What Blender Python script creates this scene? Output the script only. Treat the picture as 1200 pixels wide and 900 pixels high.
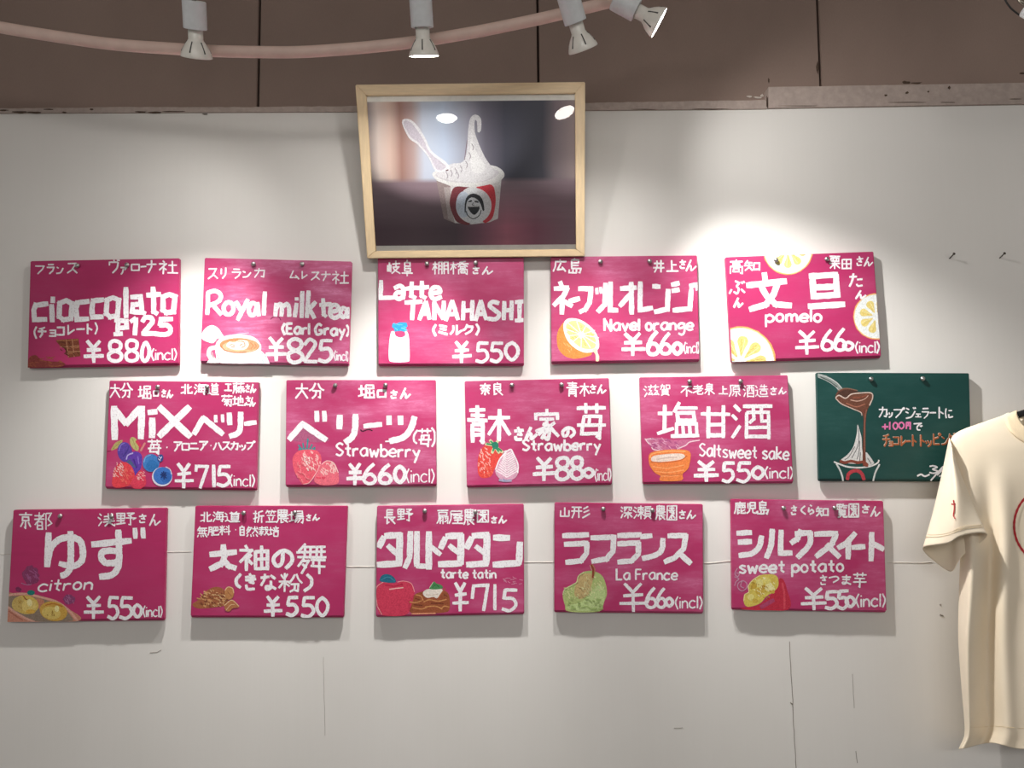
import bpy, bmesh, math, random, re
from mathutils import Vector, Matrix
from mathutils.bvhtree import BVHTree

for o in list(bpy.data.objects):
    bpy.data.objects.remove(o)
C = bpy.context.scene.collection
PI = math.pi

# ------------------------------------------------------------------ camera, world, light, exposure
W, H, F = 1200, 900, 870.0
DIST, CAMZ = 1.5, 1.5
PITCH, ROLL = math.radians(4.4), math.radians(-0.5)
cam_d = bpy.data.cameras.new('camera')
cam_d.sensor_width = 36.0
cam_d.lens = F / W * 36.0
cam_d.clip_start = 0.05
cam = bpy.data.objects.new('camera', cam_d)
C.objects.link(cam)
RM = Matrix.Rotation(PI / 2 + PITCH, 3, 'X') @ Matrix.Rotation(ROLL, 3, 'Z')
CAM = Vector((0.0, -DIST, CAMZ))
cam.matrix_world = Matrix.Translation(CAM) @ RM.to_4x4()
bpy.context.scene.camera = cam

vs = bpy.context.scene.view_settings
vs.view_transform = 'Standard'
vs.look = 'None'
vs.gamma = 1.0
vs.use_curve_mapping = False
vs.exposure = 0.0

world = bpy.data.worlds.new('shop_ambient')
bpy.context.scene.world = world
world.use_nodes = True
world.node_tree.nodes['Background'].inputs[0].default_value = (1.0, 0.975, 0.95, 1)
world.node_tree.nodes['Background'].inputs[1].default_value = 0.30

SPOT_POWER = [(42, 3.2, 66, 112), (50, 6.5, 55, 172), (40, 6, 55, 106), (70, 9, 64, 104)]   # beam, spill watts and their cones; bulbs left to right
SPOT_COLOR = (1.0, 0.98, 0.95)

def area(name, loc, rot, sx, sy, power, color):
    d = bpy.data.lights.new(name, 'AREA')
    d.shape = 'RECTANGLE'
    d.size, d.size_y = sx, sy
    d.energy = power
    d.color = color
    o = bpy.data.objects.new(name, d)
    o.location = loc
    o.rotation_euler = rot
    C.objects.link(o)
    return o

area('added_fill_light', (0.1, -3.4, 2.8), (math.radians(35), 0, 0), 2.6, 1.2, 70.0, (1.0, 0.97, 0.93))  # soft ambient fill added behind the camera, no lamp is seen there

# ------------------------------------------------------------------ helpers
def ray(px, py):
    return (RM @ Vector(((px - W / 2) / F, -(py - H / 2) / F, -1.0)))

def at(px, py, y=0.0):
    """the point of the plane Y = y that pixel (px, py) of the photograph shows"""
    d = ray(px, py)
    return CAM + d * ((y - CAM.y) / d.y)

def srgb(h):
    if isinstance(h, str):
        h = h.lstrip('#')
        c = [int(h[i:i + 2], 16) / 255 for i in (0, 2, 4)]
    else:
        c = [x / 255 for x in h]
    return tuple((x / 12.92 if x <= 0.04045 else ((x + 0.055) / 1.055) ** 2.4) for x in c) + (1.0,)

def empty(name, loc, label=None, cat=None, group=None):
    o = bpy.data.objects.new(name, None)
    o.empty_display_size = 0.03
    o.location = loc
    C.objects.link(o)
    tag(o, label, cat, group)
    return o

def tag(o, label=None, cat=None, group=None, kind=None):
    if label: o['label'] = label
    if cat: o['category'] = cat
    if group: o['group'] = group
    if kind: o['kind'] = kind
    return o

def obj(name, bm, mats, parent=None, smooth=False, origin=None):
    """link a bmesh given in world coordinates as ONE object; a child is stored in its parent's frame"""
    me = bpy.data.meshes.new(name)
    off = Vector((0, 0, 0))
    if parent is not None:
        p = parent
        while p is not None:
            off += p.location
            p = p.parent
    elif origin is not None:
        off = Vector(origin)
    bmesh.ops.translate(bm, verts=bm.verts, vec=-off)
    bm.normal_update()
    bm.to_mesh(me)
    bm.free()
    for m in (mats if isinstance(mats, (list, tuple)) else [mats]):
        me.materials.append(m)
    if smooth:
        for p in me.polygons: p.use_smooth = True
    o = bpy.data.objects.new(name, me)
    if parent is not None: o.parent = parent
    elif origin is not None: o.location = origin
    C.objects.link(o)
    return o

def box(bm, a, b):
    vs_ = [bm.verts.new((x, y, z)) for z in (a[2], b[2]) for y in (a[1], b[1]) for x in (a[0], b[0])]
    for f in ((0, 2, 3, 1), (4, 5, 7, 6), (0, 1, 5, 4), (2, 6, 7, 3), (0, 4, 6, 2), (1, 3, 7, 5)):
        bm.faces.new([vs_[i] for i in f])

def prism(bm, pts, vec):
    """closed polygon (Vectors) pushed along vec"""
    a = [bm.verts.new(p) for p in pts]
    b = [bm.verts.new(p + vec) for p in pts]
    bm.faces.new(a)
    bm.faces.new(b[::-1])
    n = len(pts)
    for i in range(n):
        bm.faces.new((a[i], b[i], b[(i + 1) % n], a[(i + 1) % n]))
    bmesh.ops.recalc_face_normals(bm, faces=bm.faces)

def frame_of(axis):
    axis = axis.normalized()
    u = axis.cross(Vector((0, 1, 0)))
    if u.length < 1e-3: u = axis.cross(Vector((1, 0, 0)))
    u.normalize()
    return u, axis.cross(u).normalized()

def lathe(bm, base, axis, prof, n=32, cap0=True, cap1=True):
    """prof: (distance along axis, radius)"""
    axis = axis.normalized()
    u, v = frame_of(axis)
    rings = []
    for (t, r) in prof:
        rings.append([bm.verts.new(base + axis * t + (u * math.cos(2 * PI * k / n) + v * math.sin(2 * PI * k / n)) * r) for k in range(n)])
    for i in range(len(rings) - 1):
        for k in range(n):
            bm.faces.new((rings[i][k], rings[i][(k + 1) % n], rings[i + 1][(k + 1) % n], rings[i + 1][k]))
    if cap0: bm.faces.new(rings[0][::-1])
    if cap1: bm.faces.new(rings[-1])
    bmesh.ops.recalc_face_normals(bm, faces=bm.faces)

def tube(bm, pts, r, n=12):
    rings = []
    for i, p in enumerate(pts):
        t = (pts[min(i + 1, len(pts) - 1)] - pts[max(i - 1, 0)]).normalized()
        u = t.cross(Vector((0.13, 0.9, 0.41))).normalized()
        v = t.cross(u).normalized()
        rings.append([bm.verts.new(p + (u * math.cos(2 * PI * k / n) + v * math.sin(2 * PI * k / n)) * r) for k in range(n)])
    for i in range(len(rings) - 1):
        for k in range(n):
            bm.faces.new((rings[i][k], rings[i][(k + 1) % n], rings[i + 1][(k + 1) % n], rings[i + 1][k]))
    bm.faces.new(rings[0][::-1])
    bm.faces.new(rings[-1])
    bmesh.ops.recalc_face_normals(bm, faces=bm.faces)

def catmull(pts, step):
    """smooth 2-D/3-D curve through pts"""
    if len(pts) < 3: return resample(pts, step)
    P = [Vector(p) for p in pts]
    closed = (P[0] - P[-1]).length < 1e-6
    out = []
    n = len(P)
    for i in range(n - 1):
        p1, p2 = P[i], P[i + 1]
        p0 = P[i - 1] if i > 0 else (P[-2] if closed else p1 * 2 - p2)
        p3 = P[i + 2] if i + 2 < n else (P[1] if closed else p2 * 2 - p1)
        k = max(2, int((p2 - p1).length / step))
        for j in range(k):
            t = j / k
            out.append(0.5 * ((2 * p1) + (p2 - p0) * t + (2 * p0 - 5 * p1 + 4 * p2 - p3) * t * t + (3 * p1 - p0 - 3 * p2 + p3) * t ** 3))
    out.append(P[-1])
    return out

def resample(pts, step):
    P = [Vector(p) for p in pts]
    out = []
    for a, b in zip(P, P[1:]):
        k = max(1, int((b - a).length / step))
        out += [a.lerp(b, j / k) for j in range(k)]
    out.append(P[-1])
    return out

def inter(p, table):
    """linear interpolation in [(x, v), ...]"""
    if p <= table[0][0]: return table[0][1]
    for (a, va), (b, vb) in zip(table, table[1:]):
        if p <= b: return va + (vb - va) * (p - a) / (b - a)
    return table[-1][1]

# ------------------------------------------------------------------ materials
class NT:
    def __init__(s, name):
        s.m = bpy.data.materials.new(name)
        s.m.use_nodes = True
        s.t = s.m.node_tree
        s.b = s.t.nodes['Principled BSDF']
    def n(s, kind, **kw):
        x = s.t.nodes.new(kind)
        for k, v in kw.items():
            if k.startswith('i_'):
                x.inputs[k[2:].replace('_', ' ')].default_value = v
            else:
                setattr(x, k, v)
        return x
    def l(s, a, b): s.t.links.new(a, b)
    def noise(s, scale, detail=3, stretch=None, obj_space=True, rough=0.55):
        tc = s.n('ShaderNodeTexCoord')
        mp = s.n('ShaderNodeMapping')
        mp.inputs['Scale'].default_value = stretch or (1, 1, 1)
        s.l(tc.outputs['Object'], mp.inputs['Vector'])
        nz = s.n('ShaderNodeTexNoise')
        nz.inputs['Scale'].default_value = scale
        nz.inputs['Detail'].default_value = detail
        nz.inputs['Roughness'].default_value = rough
        s.l(mp.outputs['Vector'], nz.inputs['Vector'])
        return nz.outputs['Fac'], mp
    def ramp(s, fac, stops):
        r = s.n('ShaderNodeValToRGB')
        e = r.color_ramp.elements
        while len(e) < len(stops): e.new(0.5)
        for i, (p, c) in enumerate(stops):
            e[i].position = p
            e[i].color = c
        s.l(fac, r.inputs['Fac'])
        return r.outputs['Color']
    def mix(s, fac, a, b, mode='MIX'):
        x = s.n('ShaderNodeMix', data_type='RGBA', blend_type=mode)
        for sock, v in ((x.inputs['Factor'], fac), (x.inputs['A'], a), (x.inputs['B'], b)):
            pass
        ins = [i for i in x.inputs if i.enabled]
        for sock, v in zip(ins, (fac, a, b)):
            if hasattr(v, 'links') or isinstance(v, bpy.types.NodeSocket): s.l(v, sock)
            else: sock.default_value = v
        return [o for o in x.outputs if o.enabled][0]
    def math(s, op, a, b=0.0, clamp=False):
        x = s.n('ShaderNodeMath', operation=op)
        x.use_clamp = clamp
        for sock, v in zip(x.inputs, (a, b)):
            if isinstance(v, bpy.types.NodeSocket): s.l(v, sock)
            else: sock.default_value = v
        return x.outputs[0]
    def bump(s, h, strength, dist=0.002):
        b = s.n('ShaderNodeBump')
        b.inputs['Strength'].default_value = strength
        b.inputs['Distance'].default_value = dist
        s.l(h, b.inputs['Height'])
        s.l(b.outputs['Normal'], s.b.inputs['Normal'])

def plain(name, col, rough=0.6, metal=0.0, var=0.06, scale=60, bump=0.0, stretch=None, spec=0.5):
    x = NT(name)
    c = srgb(col)
    f, _ = x.noise(scale, 3, stretch)
    lo = tuple(v * (1 - var) for v in c[:3]) + (1,)
    hi = tuple(min(1, v * (1 + var)) for v in c[:3]) + (1,)
    x.l(x.ramp(f, [(0.3, lo), (0.7, hi)]), x.b.inputs['Base Color'])
    x.b.inputs['Roughness'].default_value = rough
    x.b.inputs['Metallic'].default_value = metal
    x.b.inputs['Specular IOR Level'].default_value = spec
    if bump: x.bump(f, bump)
    return x.m

_paint = {}
def paint(col):
    """chalk-like poster paint"""
    if col not in _paint:
        x = NT('chalk_paint_' + col)
        c = tuple(v * 0.80 for v in srgb(col)[:3]) + (1,)
        f, _ = x.noise(420, 4, None, rough=0.7)
        lo = tuple(v * 0.80 for v in c[:3]) + (1,)
        hi = tuple(min(1, v * 1.10 + 0.01) for v in c[:3]) + (1,)
        x.l(x.ramp(f, [(0.34, lo), (0.60, hi)]), x.b.inputs['Base Color'])
        x.b.inputs['Roughness'].default_value = 0.75
        x.b.inputs['Specular IOR Level'].default_value = 0.25
        _paint[col] = x.m
    return _paint[col]

def white_letter_paint():
    x = NT('white_chalk_marker')
    f, _ = x.noise(330, 5, (1, 1, 0.8), rough=0.75)
    col = x.ramp(f, [(0.0, srgb('a07088')), (0.37, srgb('b8a4b0')), (0.45, srgb('e2e0e3')), (1.0, srgb('f0eff0'))])
    x.l(col, x.b.inputs['Base Color'])
    x.b.inputs['Roughness'].default_value = 0.8
    x.b.inputs['Specular IOR Level'].default_value = 0.2
    return x.m
M_WHITE = white_letter_paint()

def board_material(name, base, dark, pale):
    """painted plywood: brush streaks plus wiped chalk dust; object props 'chalk' and 'shift' vary it"""
    x = NT(name)
    at_c = x.n('ShaderNodeAttribute', attribute_type='OBJECT', attribute_name='chalk')
    at_s = x.n('ShaderNodeAttribute', attribute_type='OBJECT', attribute_name='shift')
    tc = x.n('ShaderNodeTexCoord')
    comb = x.n('ShaderNodeCombineXYZ')
    x.l(at_s.outputs['Fac'], comb.inputs[0]); x.l(at_s.outputs['Fac'], comb.inputs[2])
    add = x.n('ShaderNodeVectorMath', operation='ADD')
    x.l(tc.outputs['Object'], add.inputs[0]); x.l(comb.outputs[0], add.inputs[1])
    def nz(scale, st, det=4, ro=0.6):
        mp = x.n('ShaderNodeMapping'); mp.inputs['Scale'].default_value = st
        x.l(add.outputs[0], mp.inputs['Vector'])
        n_ = x.n('ShaderNodeTexNoise')
        n_.inputs['Scale'].default_value = scale; n_.inputs['Detail'].default_value = det; n_.inputs['Roughness'].default_value = ro
        x.l(mp.outputs[0], n_.inputs['Vector'])
        return n_.outputs['Fac']
    streak = nz(26, (0.7, 1, 5.0), 5, 0.7)
    blotch = nz(11, (0.8, 1, 1.6), 3, 0.5)
    grit = nz(260, (0.5, 1, 1.2), 3, 0.7)
    c0 = x.mix(x.math('MULTIPLY', streak, 0.75), srgb(base), srgb(dark))
    # wiped chalk: streak * blotch, scaled by the board's own amount
    s1 = x.ramp(streak, [(0.40, (0, 0, 0, 1)), (0.66, (1, 1, 1, 1))])
    b1 = x.ramp(blotch, [(0.42, (0.12, 0.12, 0.12, 1)), (0.70, (1, 1, 1, 1))])
    g1 = x.ramp(grit, [(0.35, (0.4, 0.4, 0.4, 1)), (0.65, (1, 1, 1, 1))])
    amt = x.math('MULTIPLY', x.math('MULTIPLY', x.math('MULTIPLY', s1, b1), g1), at_c.outputs['Fac'], True)
    veil = x.math('MULTIPLY', x.math('MULTIPLY', b1, at_c.outputs['Fac']), 0.50, True)
    tot = x.math('ADD', amt, veil, True)
    col = x.mix(tot, c0, srgb(pale))
    x.l(col, x.b.inputs['Base Color'])
    x.b.inputs['Roughness'].default_value = 0.5
    x.b.inputs['Specular IOR Level'].default_value = 0.4
    x.bump(streak, 0.15, 0.001)
    return x.m
M_MAGENTA = board_material('magenta_board_paint', 'b02a62', '981c4e', 'd888b0')
M_GREEN = board_material('green_chalkboard_paint', '083f3b', '063531', '4a7a74')

def metal(name, col, rough):
    return plain(name, col, rough, 1.0, 0.03, 80)
M_PIN = metal('steel_pin', 'b8b6b4', 0.34)
M_IRON = plain('dark_iron_nail', '4c443c', 0.45, 0.6, 0.15, 400)

# ------------------------------------------------------------------ the setting
def wall_material():
    x = NT('white_painted_wall')
    f, _ = x.noise(3.2, 3, (1, 1, 0.6))
    g, _ = x.noise(900, 2, (1, 1, 1))
    v, _ = x.noise(38, 4, (3.0, 1, 0.10))
    c = x.ramp(f, [(0.3, srgb('dbd8d3')), (0.7, srgb('e1deda'))])
    c2 = x.mix(x.math('MULTIPLY', v, 0.10), c, srgb('c8c4bf'))
    x.l(c2, x.b.inputs['Base Color'])
    x.b.inputs['Roughness'].default_value = 0.7
    x.b.inputs['Specular IOR Level'].default_value = 0.25
    x.bump(x.math('ADD', x.math('MULTIPLY', g, 0.35), x.math('MULTIPLY', v, 0.7)), 0.16, 0.0015)
    return x.m
M_WALL = wall_material()

def brown_material():
    x = NT('brown_wall_board')
    f, _ = x.noise(4.0, 4, (1, 1, 0.6))
    g, _ = x.noise(300, 3, (1.6, 1, 0.5))
    a = x.ramp(f, [(0.3, srgb('8a766c')), (0.7, srgb('978277'))])
    c = x.mix(x.math('MULTIPLY', g, 0.22), a, srgb('5c4a42'))
    x.l(c, x.b.inputs['Base Color'])
    x.b.inputs['Roughness'].default_value = 0.75
    x.bump(g, 0.12, 0.001)
    return x.m
M_BROWN = brown_material()
M_GAP = plain('dark_joint', '3a2a24', 0.9)
M_TRIM = plain('worn_pinkish_trim', 'a99a92', 0.75, 0, 0.10, 90, 0.3)
M_CHIP = plain('bare_chipped_plaster', '4c3c30', 0.9, 0, 0.3, 300)
M_PALECHIP = plain('pale_chipped_plaster', 'c9bfb6', 0.9, 0, 0.1, 300)

XL, XR, FLOOR, CEIL = -2.6, 2.6, 0.0, 2.75
# top edge of the white wall follows the photograph: slightly lower on the left
wz = [(XL, at(0, 131).z - 0.004), (at(0, 131).x, at(0, 131).z), (at(600, 128).x, at(600, 128).z), (at(900, 126).x, at(900, 126).z), (at(1200, 121).x, at(1200, 121).z), (XR, at(1200, 121).z + 0.004)]
bm = bmesh.new()
prism(bm, [Vector((XL, 0, FLOOR)), Vector((XR, 0, FLOOR))] + [Vector((x_, 0, z_)) for x_, z_ in wz[::-1]], Vector((0, 0.03, 0)))
tag(obj('wall_back', bm, M_WALL), kind='structure')

# brown boards above, set back, with open joints
bm = bmesh.new()
joints = [XL, at(303, 60, 0.02).x, at(630, 50, 0.02).x, at(959.5, 50, 0.02).x, XR]
for i in range(4):
    a = joints[i] + (0.0032 if i else 0); b = joints[i + 1] - (0.0018 if i < 3 else 0)
    box(bm, (a, 0.02, at(600, 131).z - 0.05), (b, 0.036, CEIL))
bmesh.ops.bevel(bm, geom=[e for e in bm.edges if abs((e.verts[0].co - e.verts[1].co).z) > 0.1], offset=0.0012, segments=2, affect='EDGES')
tag(obj('wall_upper', bm, M_BROWN), kind='structure')
bm = bmesh.new()
box(bm, (XL, 0.037, at(600, 131).z - 0.05), (XR, 0.05, CEIL))
tag(obj('wall_behind', bm, M_GAP), kind='structure')

rnd = random.Random(5)
def ragged_strip(x0, x1, top, bot, y, thick, wob):
    """strip between two pixel heights with a worn edge"""
    n = max(6, int((x1 - x0) / 9))
    up, dn = [], []
    for i in range(n + 1):
        px = x0 + (x1 - x0) * i / n
        up.append(at(px, inter(px, top) + rnd.uniform(-wob, wob), y))
        dn.append(at(px, inter(px, bot), y))
    b = bmesh.new()
    prism(b, dn + up[::-1], Vector((0, thick, 0)))
    return b
tag(obj('trim_1', ragged_strip(-260, 899, [(0, 127), (140, 125.5), (300, 125.5), (600, 122), (899, 117)], [(0, 132.5), (600, 130), (899, 127.5)], -0.004, 0.03, 0.35), M_TRIM), kind='structure')
tag(obj('trim_2', ragged_strip(900.5, 1480, [(900, 102), (1200, 97)], [(900, 126.5), (1200, 121.5)], -0.006, 0.03, 0.2), M_TRIM), kind='structure')
# chips along the trim: dark torn spots
bm = bmesh.new()
def chip(px, py, w_, h_, y=-0.0068):
    n = 9
    pts = [at(px + math.cos(2 * PI * k / n) * w_ * rnd.uniform(0.6, 1.1), py + math.sin(2 * PI * k / n) * h_ * rnd.uniform(0.5, 1.2), y) for k in range(n)]
    prism(bm, pts, Vector((0, 0.002, 0)))
for c in [(4, 129, 7, 1.2), (22, 131, 12, 1.4), (40, 131.5, 9, 1.3), (57, 128, 6, .8), (75, 131.5, 3, .9), (107, 128, 2.2, 1.2), (165, 131, 8, .8), (182, 131.5, 9, 1.0), (205, 130.5, 16, .5), (240, 133.5, 4, .6), (640, 129, 3, .7), (755, 128, 16, .45), (830, 127.6, 22, .45)]:
    chip(*c, y=-0.0048)
for c in [(1038, 111.5, 2, 1.4), (1063, 108.6, 2.2, 1.8), (1088, 107, 1.5, 1.1), (1112.5, 102.6, 1.8, 2.2), (1065, 119.8, 24, .6), (940, 124, 28, .4), (1110, 119.8, 12, .5), (1190, 116, 9, .5), (899, 118, 0.7, 7)]:
    chip(*c)
for c in [(901, 94, 1.2, 3.0), (1062, 96.5, 5, 2.0), (1074, 97.2, 8, 1.1), (958, 80, 1.6, 8), (1198, 86, 4, 1.2)]:
    chip(*c, y=0.0192)
tag(obj('trim_3', bm, M_CHIP), kind='structure')
bm = bmesh.new()
for c in [(878, 113, 4, 1.5), (888, 114, 5, 1.3), (893, 112, 2, 2)]:
    chip(*c, y=0.0188)
tag(obj('trim_4', bm, M_PALECHIP), kind='structure')

# floor and ceiling
M_FLOOR = plain('grey_shop_floor', '8a857e', 0.5, 0, 0.1, 12)
M_CEIL = plain('white_ceiling', 'd6d2cc', 0.8, 0, 0.03, 20)
bm = bmesh.new(); box(bm, (XL, -4.6, FLOOR - 0.05), (XR, 0.05, FLOOR)); tag(obj('floor', bm, M_FLOOR), kind='structure')
bm = bmesh.new(); box(bm, (XL, -4.6, CEIL), (XR, 0.05, CEIL + 0.05)); tag(obj('ceiling', bm, M_CEIL), kind='structure')

# paint cracks and seam of the wall: thin ridges and a groove-coloured line of dried filler
M_SEAM = plain('old_filler_seam', 'cfc8c0', 0.8, 0, 0.08, 200)
M_CRACK = plain('hairline_crack', '8e867e', 0.9)
def crack(bm, pts, r, y=-0.0002):
    P = resample([(p[0], p[1]) for p in pts], 7)
    P = [at(p[0] + rnd.uniform(-.25, .25), p[1] + rnd.uniform(-.25, .25), y) for p in P]
    tube(bm, P, r, 6)
bm = bmesh.new()
crack(bm, [(-40, 649), (12, 649.5)], .0007); crack(bm, [(196, 647), (224, 646.5)], .0006); crack(bm, [(407, 664), (440, 664)], .0008)
crack(bm, [(614, 659), (650, 658.5)], .0008); crack(bm, [(824, 660), (858, 657.5)], .0008); crack(bm, [(1040, 659), (1079, 659.5), (1092, 658.5)], .0008)
tag(obj('trim_5', bm, M_SEAM), kind='structure')
bm = bmesh.new()
crack(bm, [(925, 752), (927, 790), (929, 820), (930, 850), (933, 900)], .0007); crack(bm, [(999, 790), (1001, 830)], .0004); crack(bm, [(1003, 880), (1004.5, 894)], .0006)
crack(bm, [(379, 770), (380, 822), (381, 862)], .0003); crack(bm, [(176, 765), (184, 764), (189, 762)], .0006); crack(bm, [(926, 823), (929, 826)], .0012)
crack(bm, [(790, 853), (800, 853)], .0005); crack(bm, [(1101.8, 708), (1102.6, 709.2)], .0016); crack(bm, [(1101.5, 720), (1105.5, 721.6)], .0015)
tag(obj('trim_6', bm, M_CRACK), kind='structure')
# ------------------------------------------------------------------ framed photograph, leaning out at the top
M_ASH = plain('pale_ash_wood', 'e6cca4', 0.45, 0, 0.07, 30, 0.05, (1, 1, 9))
M_ASH_V = plain('pale_ash_wood_upright', 'e6cca4', 0.45, 0, 0.07, 30, 0.05, (9, 1, 1))
M_MAT = plain('white_paper_border', 'f6f4ee', 0.8, spec=0.0)

BL, BR = at(430.2, 303.0, -0.024), at(685.2, 300.2, -0.024)
lo = 0.090                                 # how far the top leans out
TL, TR = at(416.4, 99.0, -lo), at(685.7, 95.8, -lo)
FU = (BR - BL).normalized()
FV = (((TL - BL) + (TR - BR)) * 0.5)
FHt = FV.length
FV.normalize()
FN = FU.cross(FV).normalized()            # points to the room
if FN.y > 0: FN = -FN
FC0 = (BL + BR) * 0.5

def onframe(px, py, off=0.0):
    d = ray(px, py)
    o = FC0 + FN * off
    return CAM + d * ((o - CAM).dot(FN) / d.dot(FN))
def fc(x, y, off=0.0):                     # crop used while measuring: 3.913 px per photo pixel
    return onframe(400 + x / 3.9133, 80 + y / 3.9133, off)

root = empty('picture_frame', FC0, 'pale wooden picture frame with a photograph of gelato in a paper cup', 'picture')
oc = [fc(64, 75), fc(1118, 62), fc(1116, 862), fc(118, 872)]            # outer corners TL TR BR BL
ic = [fc(113, 124), fc(1072, 114), fc(1077, 830), fc(157, 838)]         # inner corners
TH = 0.018
def rail(i, m):
    j = (i + 1) % 4
    b = bmesh.new()
    prism(b, [oc[i], oc[j], ic[j], ic[i]], -FN * TH)
    bmesh.ops.bevel(b, geom=[e for e in b.edges], offset=0.0012, segments=2, affect='EDGES')
    return obj('frame_rail', b, m, root)
for i in range(4): rail(i, M_ASH if i % 2 == 0 else M_ASH_V)
b = bmesh.new(); prism(b, [p - FN * 0.012 for p in oc], -FN * 0.005)
obj('backing_board', b, plain('brown_hardboard', '7a5c42', 0.8), root)
b = bmesh.new(); prism(b, [p - FN * 0.0085 + (p - sum(ic, Vector()) / 4) * 0.012 for p in ic], -FN * 0.001)
obj('paper_border', b, M_MAT, root)

# print: blurred background, procedural (it is a flat printed picture)
pc = [fc(115, 150), fc(1074, 141), fc(1078, 806), fc(152, 813)]
def print_material():
    x = NT('printed_blurred_background')
    uv = x.n('ShaderNodeUVMap'); sep = x.n('ShaderNodeSeparateXYZ')
    x.l(uv.outputs[0], sep.inputs[0])
    nz = x.n('ShaderNodeTexNoise'); nz.inputs['Scale'].default_value = 2.5; nz.inputs['Detail'].default_value = 2
    x.l(uv.outputs[0], nz.inputs['Vector'])
    u = x.math('ADD', sep.outputs[0], x.math('MULTIPLY', x.math('SUBTRACT', nz.outputs['Fac'], 0.5), 0.05))
    top = x.ramp(u, [(0.0, srgb('a39a9a')), (0.045, srgb('e2d4cc')), (0.10, srgb('dcc4b8')), (0.15, srgb('a8847a')), (0.21, srgb('b8a29e')), (0.26, srgb('c4cad6')),
                     (0.36, srgb('bcc6d6')), (0.47, srgb('a4a4b0')), (0.56, srgb('74707c')), (0.66, srgb('565662')), (0.84, srgb('5c5c66')), (0.90, srgb('8e8288')), (1.0, srgb('ac9c9c'))])
    tab = x.ramp(u, [(0.0, srgb('66505a')), (0.2, srgb('6e5a62')), (0.4, srgb('62525a')), (0.52, srgb('8a6070')), (0.66, srgb('c07a8c')), (0.8, srgb('a0687a')), (1.0, srgb('a2868f'))])
    v = sep.outputs[1]
    # upper part of the table is greyer
    tab2 = x.mix(x.ramp(v, [(0.12, (0, 0, 0, 1)), (0.42, (1, 1, 1, 1))]), tab, srgb('9c8890'))
    low = x.ramp(v, [(0.440, (0, 0, 0, 1)), (0.475, (1, 1, 1, 1))])
    n2 = x.n('ShaderNodeTexNoise'); n2.inputs['Scale'].default_value = 9.0
    mp = x.n('ShaderNodeMapping'); mp.inputs['Scale'].default_value = (0.4, 3.0, 1); x.l(uv.outputs[0], mp.inputs[0]); x.l(mp.outputs[0], n2.inputs[0])
    tab3 = x.mix(x.math('MULTIPLY', n2.outputs['Fac'], 0.28), tab2, srgb('5a4a52'))
    x.l(x.mix(low, tab3, top), x.b.inputs['Base Color'])
    x.b.inputs['Roughness'].default_value = 0.8
    x.b.inputs['Specular IOR Level'].default_value = 0.0
    return x.m
b = bmesh.new()
vv = [b.verts.new(p - FN * 0.0080) for p in pc]
f = b.faces.new(vv[::-1])
uvl = b.loops.layers.uv.new('UVMap')
uvs = {vv[0]: (0, 1), vv[1]: (1, 1), vv[2]: (1, 0), vv[3]: (0, 0)}
for lp in f.loops: lp[uvl].uv = uvs[lp.vert]
bmesh.ops.subdivide_edges(b, edges=b.edges[:], cuts=6, use_grid_fill=True)
obj('photo_print', b, print_material(), root)

# picture inside the print, in flat printed shapes
class Flat:
    """flat shapes painted on a surface: place(x, y, layer) gives the point"""
    def __init__(s, place, clip=None):
        s.faces = []; s.place = place; s.mats = []; s.k = 0; s.clip = clip
    def mi(s, col):
        m = M_WHITE if col == 'W' else paint(col)
        if m not in s.mats: s.mats.append(m)
        return s.mats.index(m)
    def face(s, pts, col, layer):
        if s.clip: pts = clip_poly(pts, s.clip)
        if len(pts) < 3: return
        s.faces.append(([s.place(p[0], p[1], layer) for p in pts], s.mi(col), min(p[0] for p in pts), max(p[0] for p in pts)))
    def poly(s, col, pts, smooth=True):
        s.k += 1
        P = [Vector((p[0], p[1])) for p in pts]
        if smooth: P = catmull(P + [P[0]], 12)[:-1]
        s.face(P, col, s.k)
    def ell(s, col, cx, cy, rx, ry, rot=0, n=36, wob=0.0):
        r = math.radians(rot); s.k += 1
        P = []
        for i in range(n):
            a = 2 * PI * i / n
            w_ = 1 + wob * RN.uniform(-1, 1)
            x, y = rx * math.cos(a) * w_, ry * math.sin(a) * w_
            P.append(Vector((cx + x * math.cos(r) - y * math.sin(r), cy + x * math.sin(r) + y * math.cos(r))))
        s.face(P, col, s.k)
    def line(s, col, w, pts, smooth=True):
        s.k += 1
        last = None
        for q, piece, fr in stroke_quads(pts, w, smooth):
            if last is not None and piece != last: s.k += 1
            last = piece
            s.face(q, col, s.k + fr * 0.7)
    def build(s, name, parent, keep=None):
        bm = bmesh.new()
        for pts, mi, x0, x1 in s.faces:
            if keep and not keep((x0 + x1) / 2): continue
            bm.faces.new([bm.verts.new(p) for p in pts]).material_index = mi
        return obj(name, bm, s.mats, parent)
    def gap(s):
        iv = sorted((x0, x1) for _, _, x0, x1 in s.faces)
        best, hi = (0, None), iv[0][1]
        for x0, x1 in iv[1:]:
            if x0 - hi > best[0]: best = (x0 - hi, (x0 + hi) / 2)
            hi = max(hi, x1)
        return best

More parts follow.
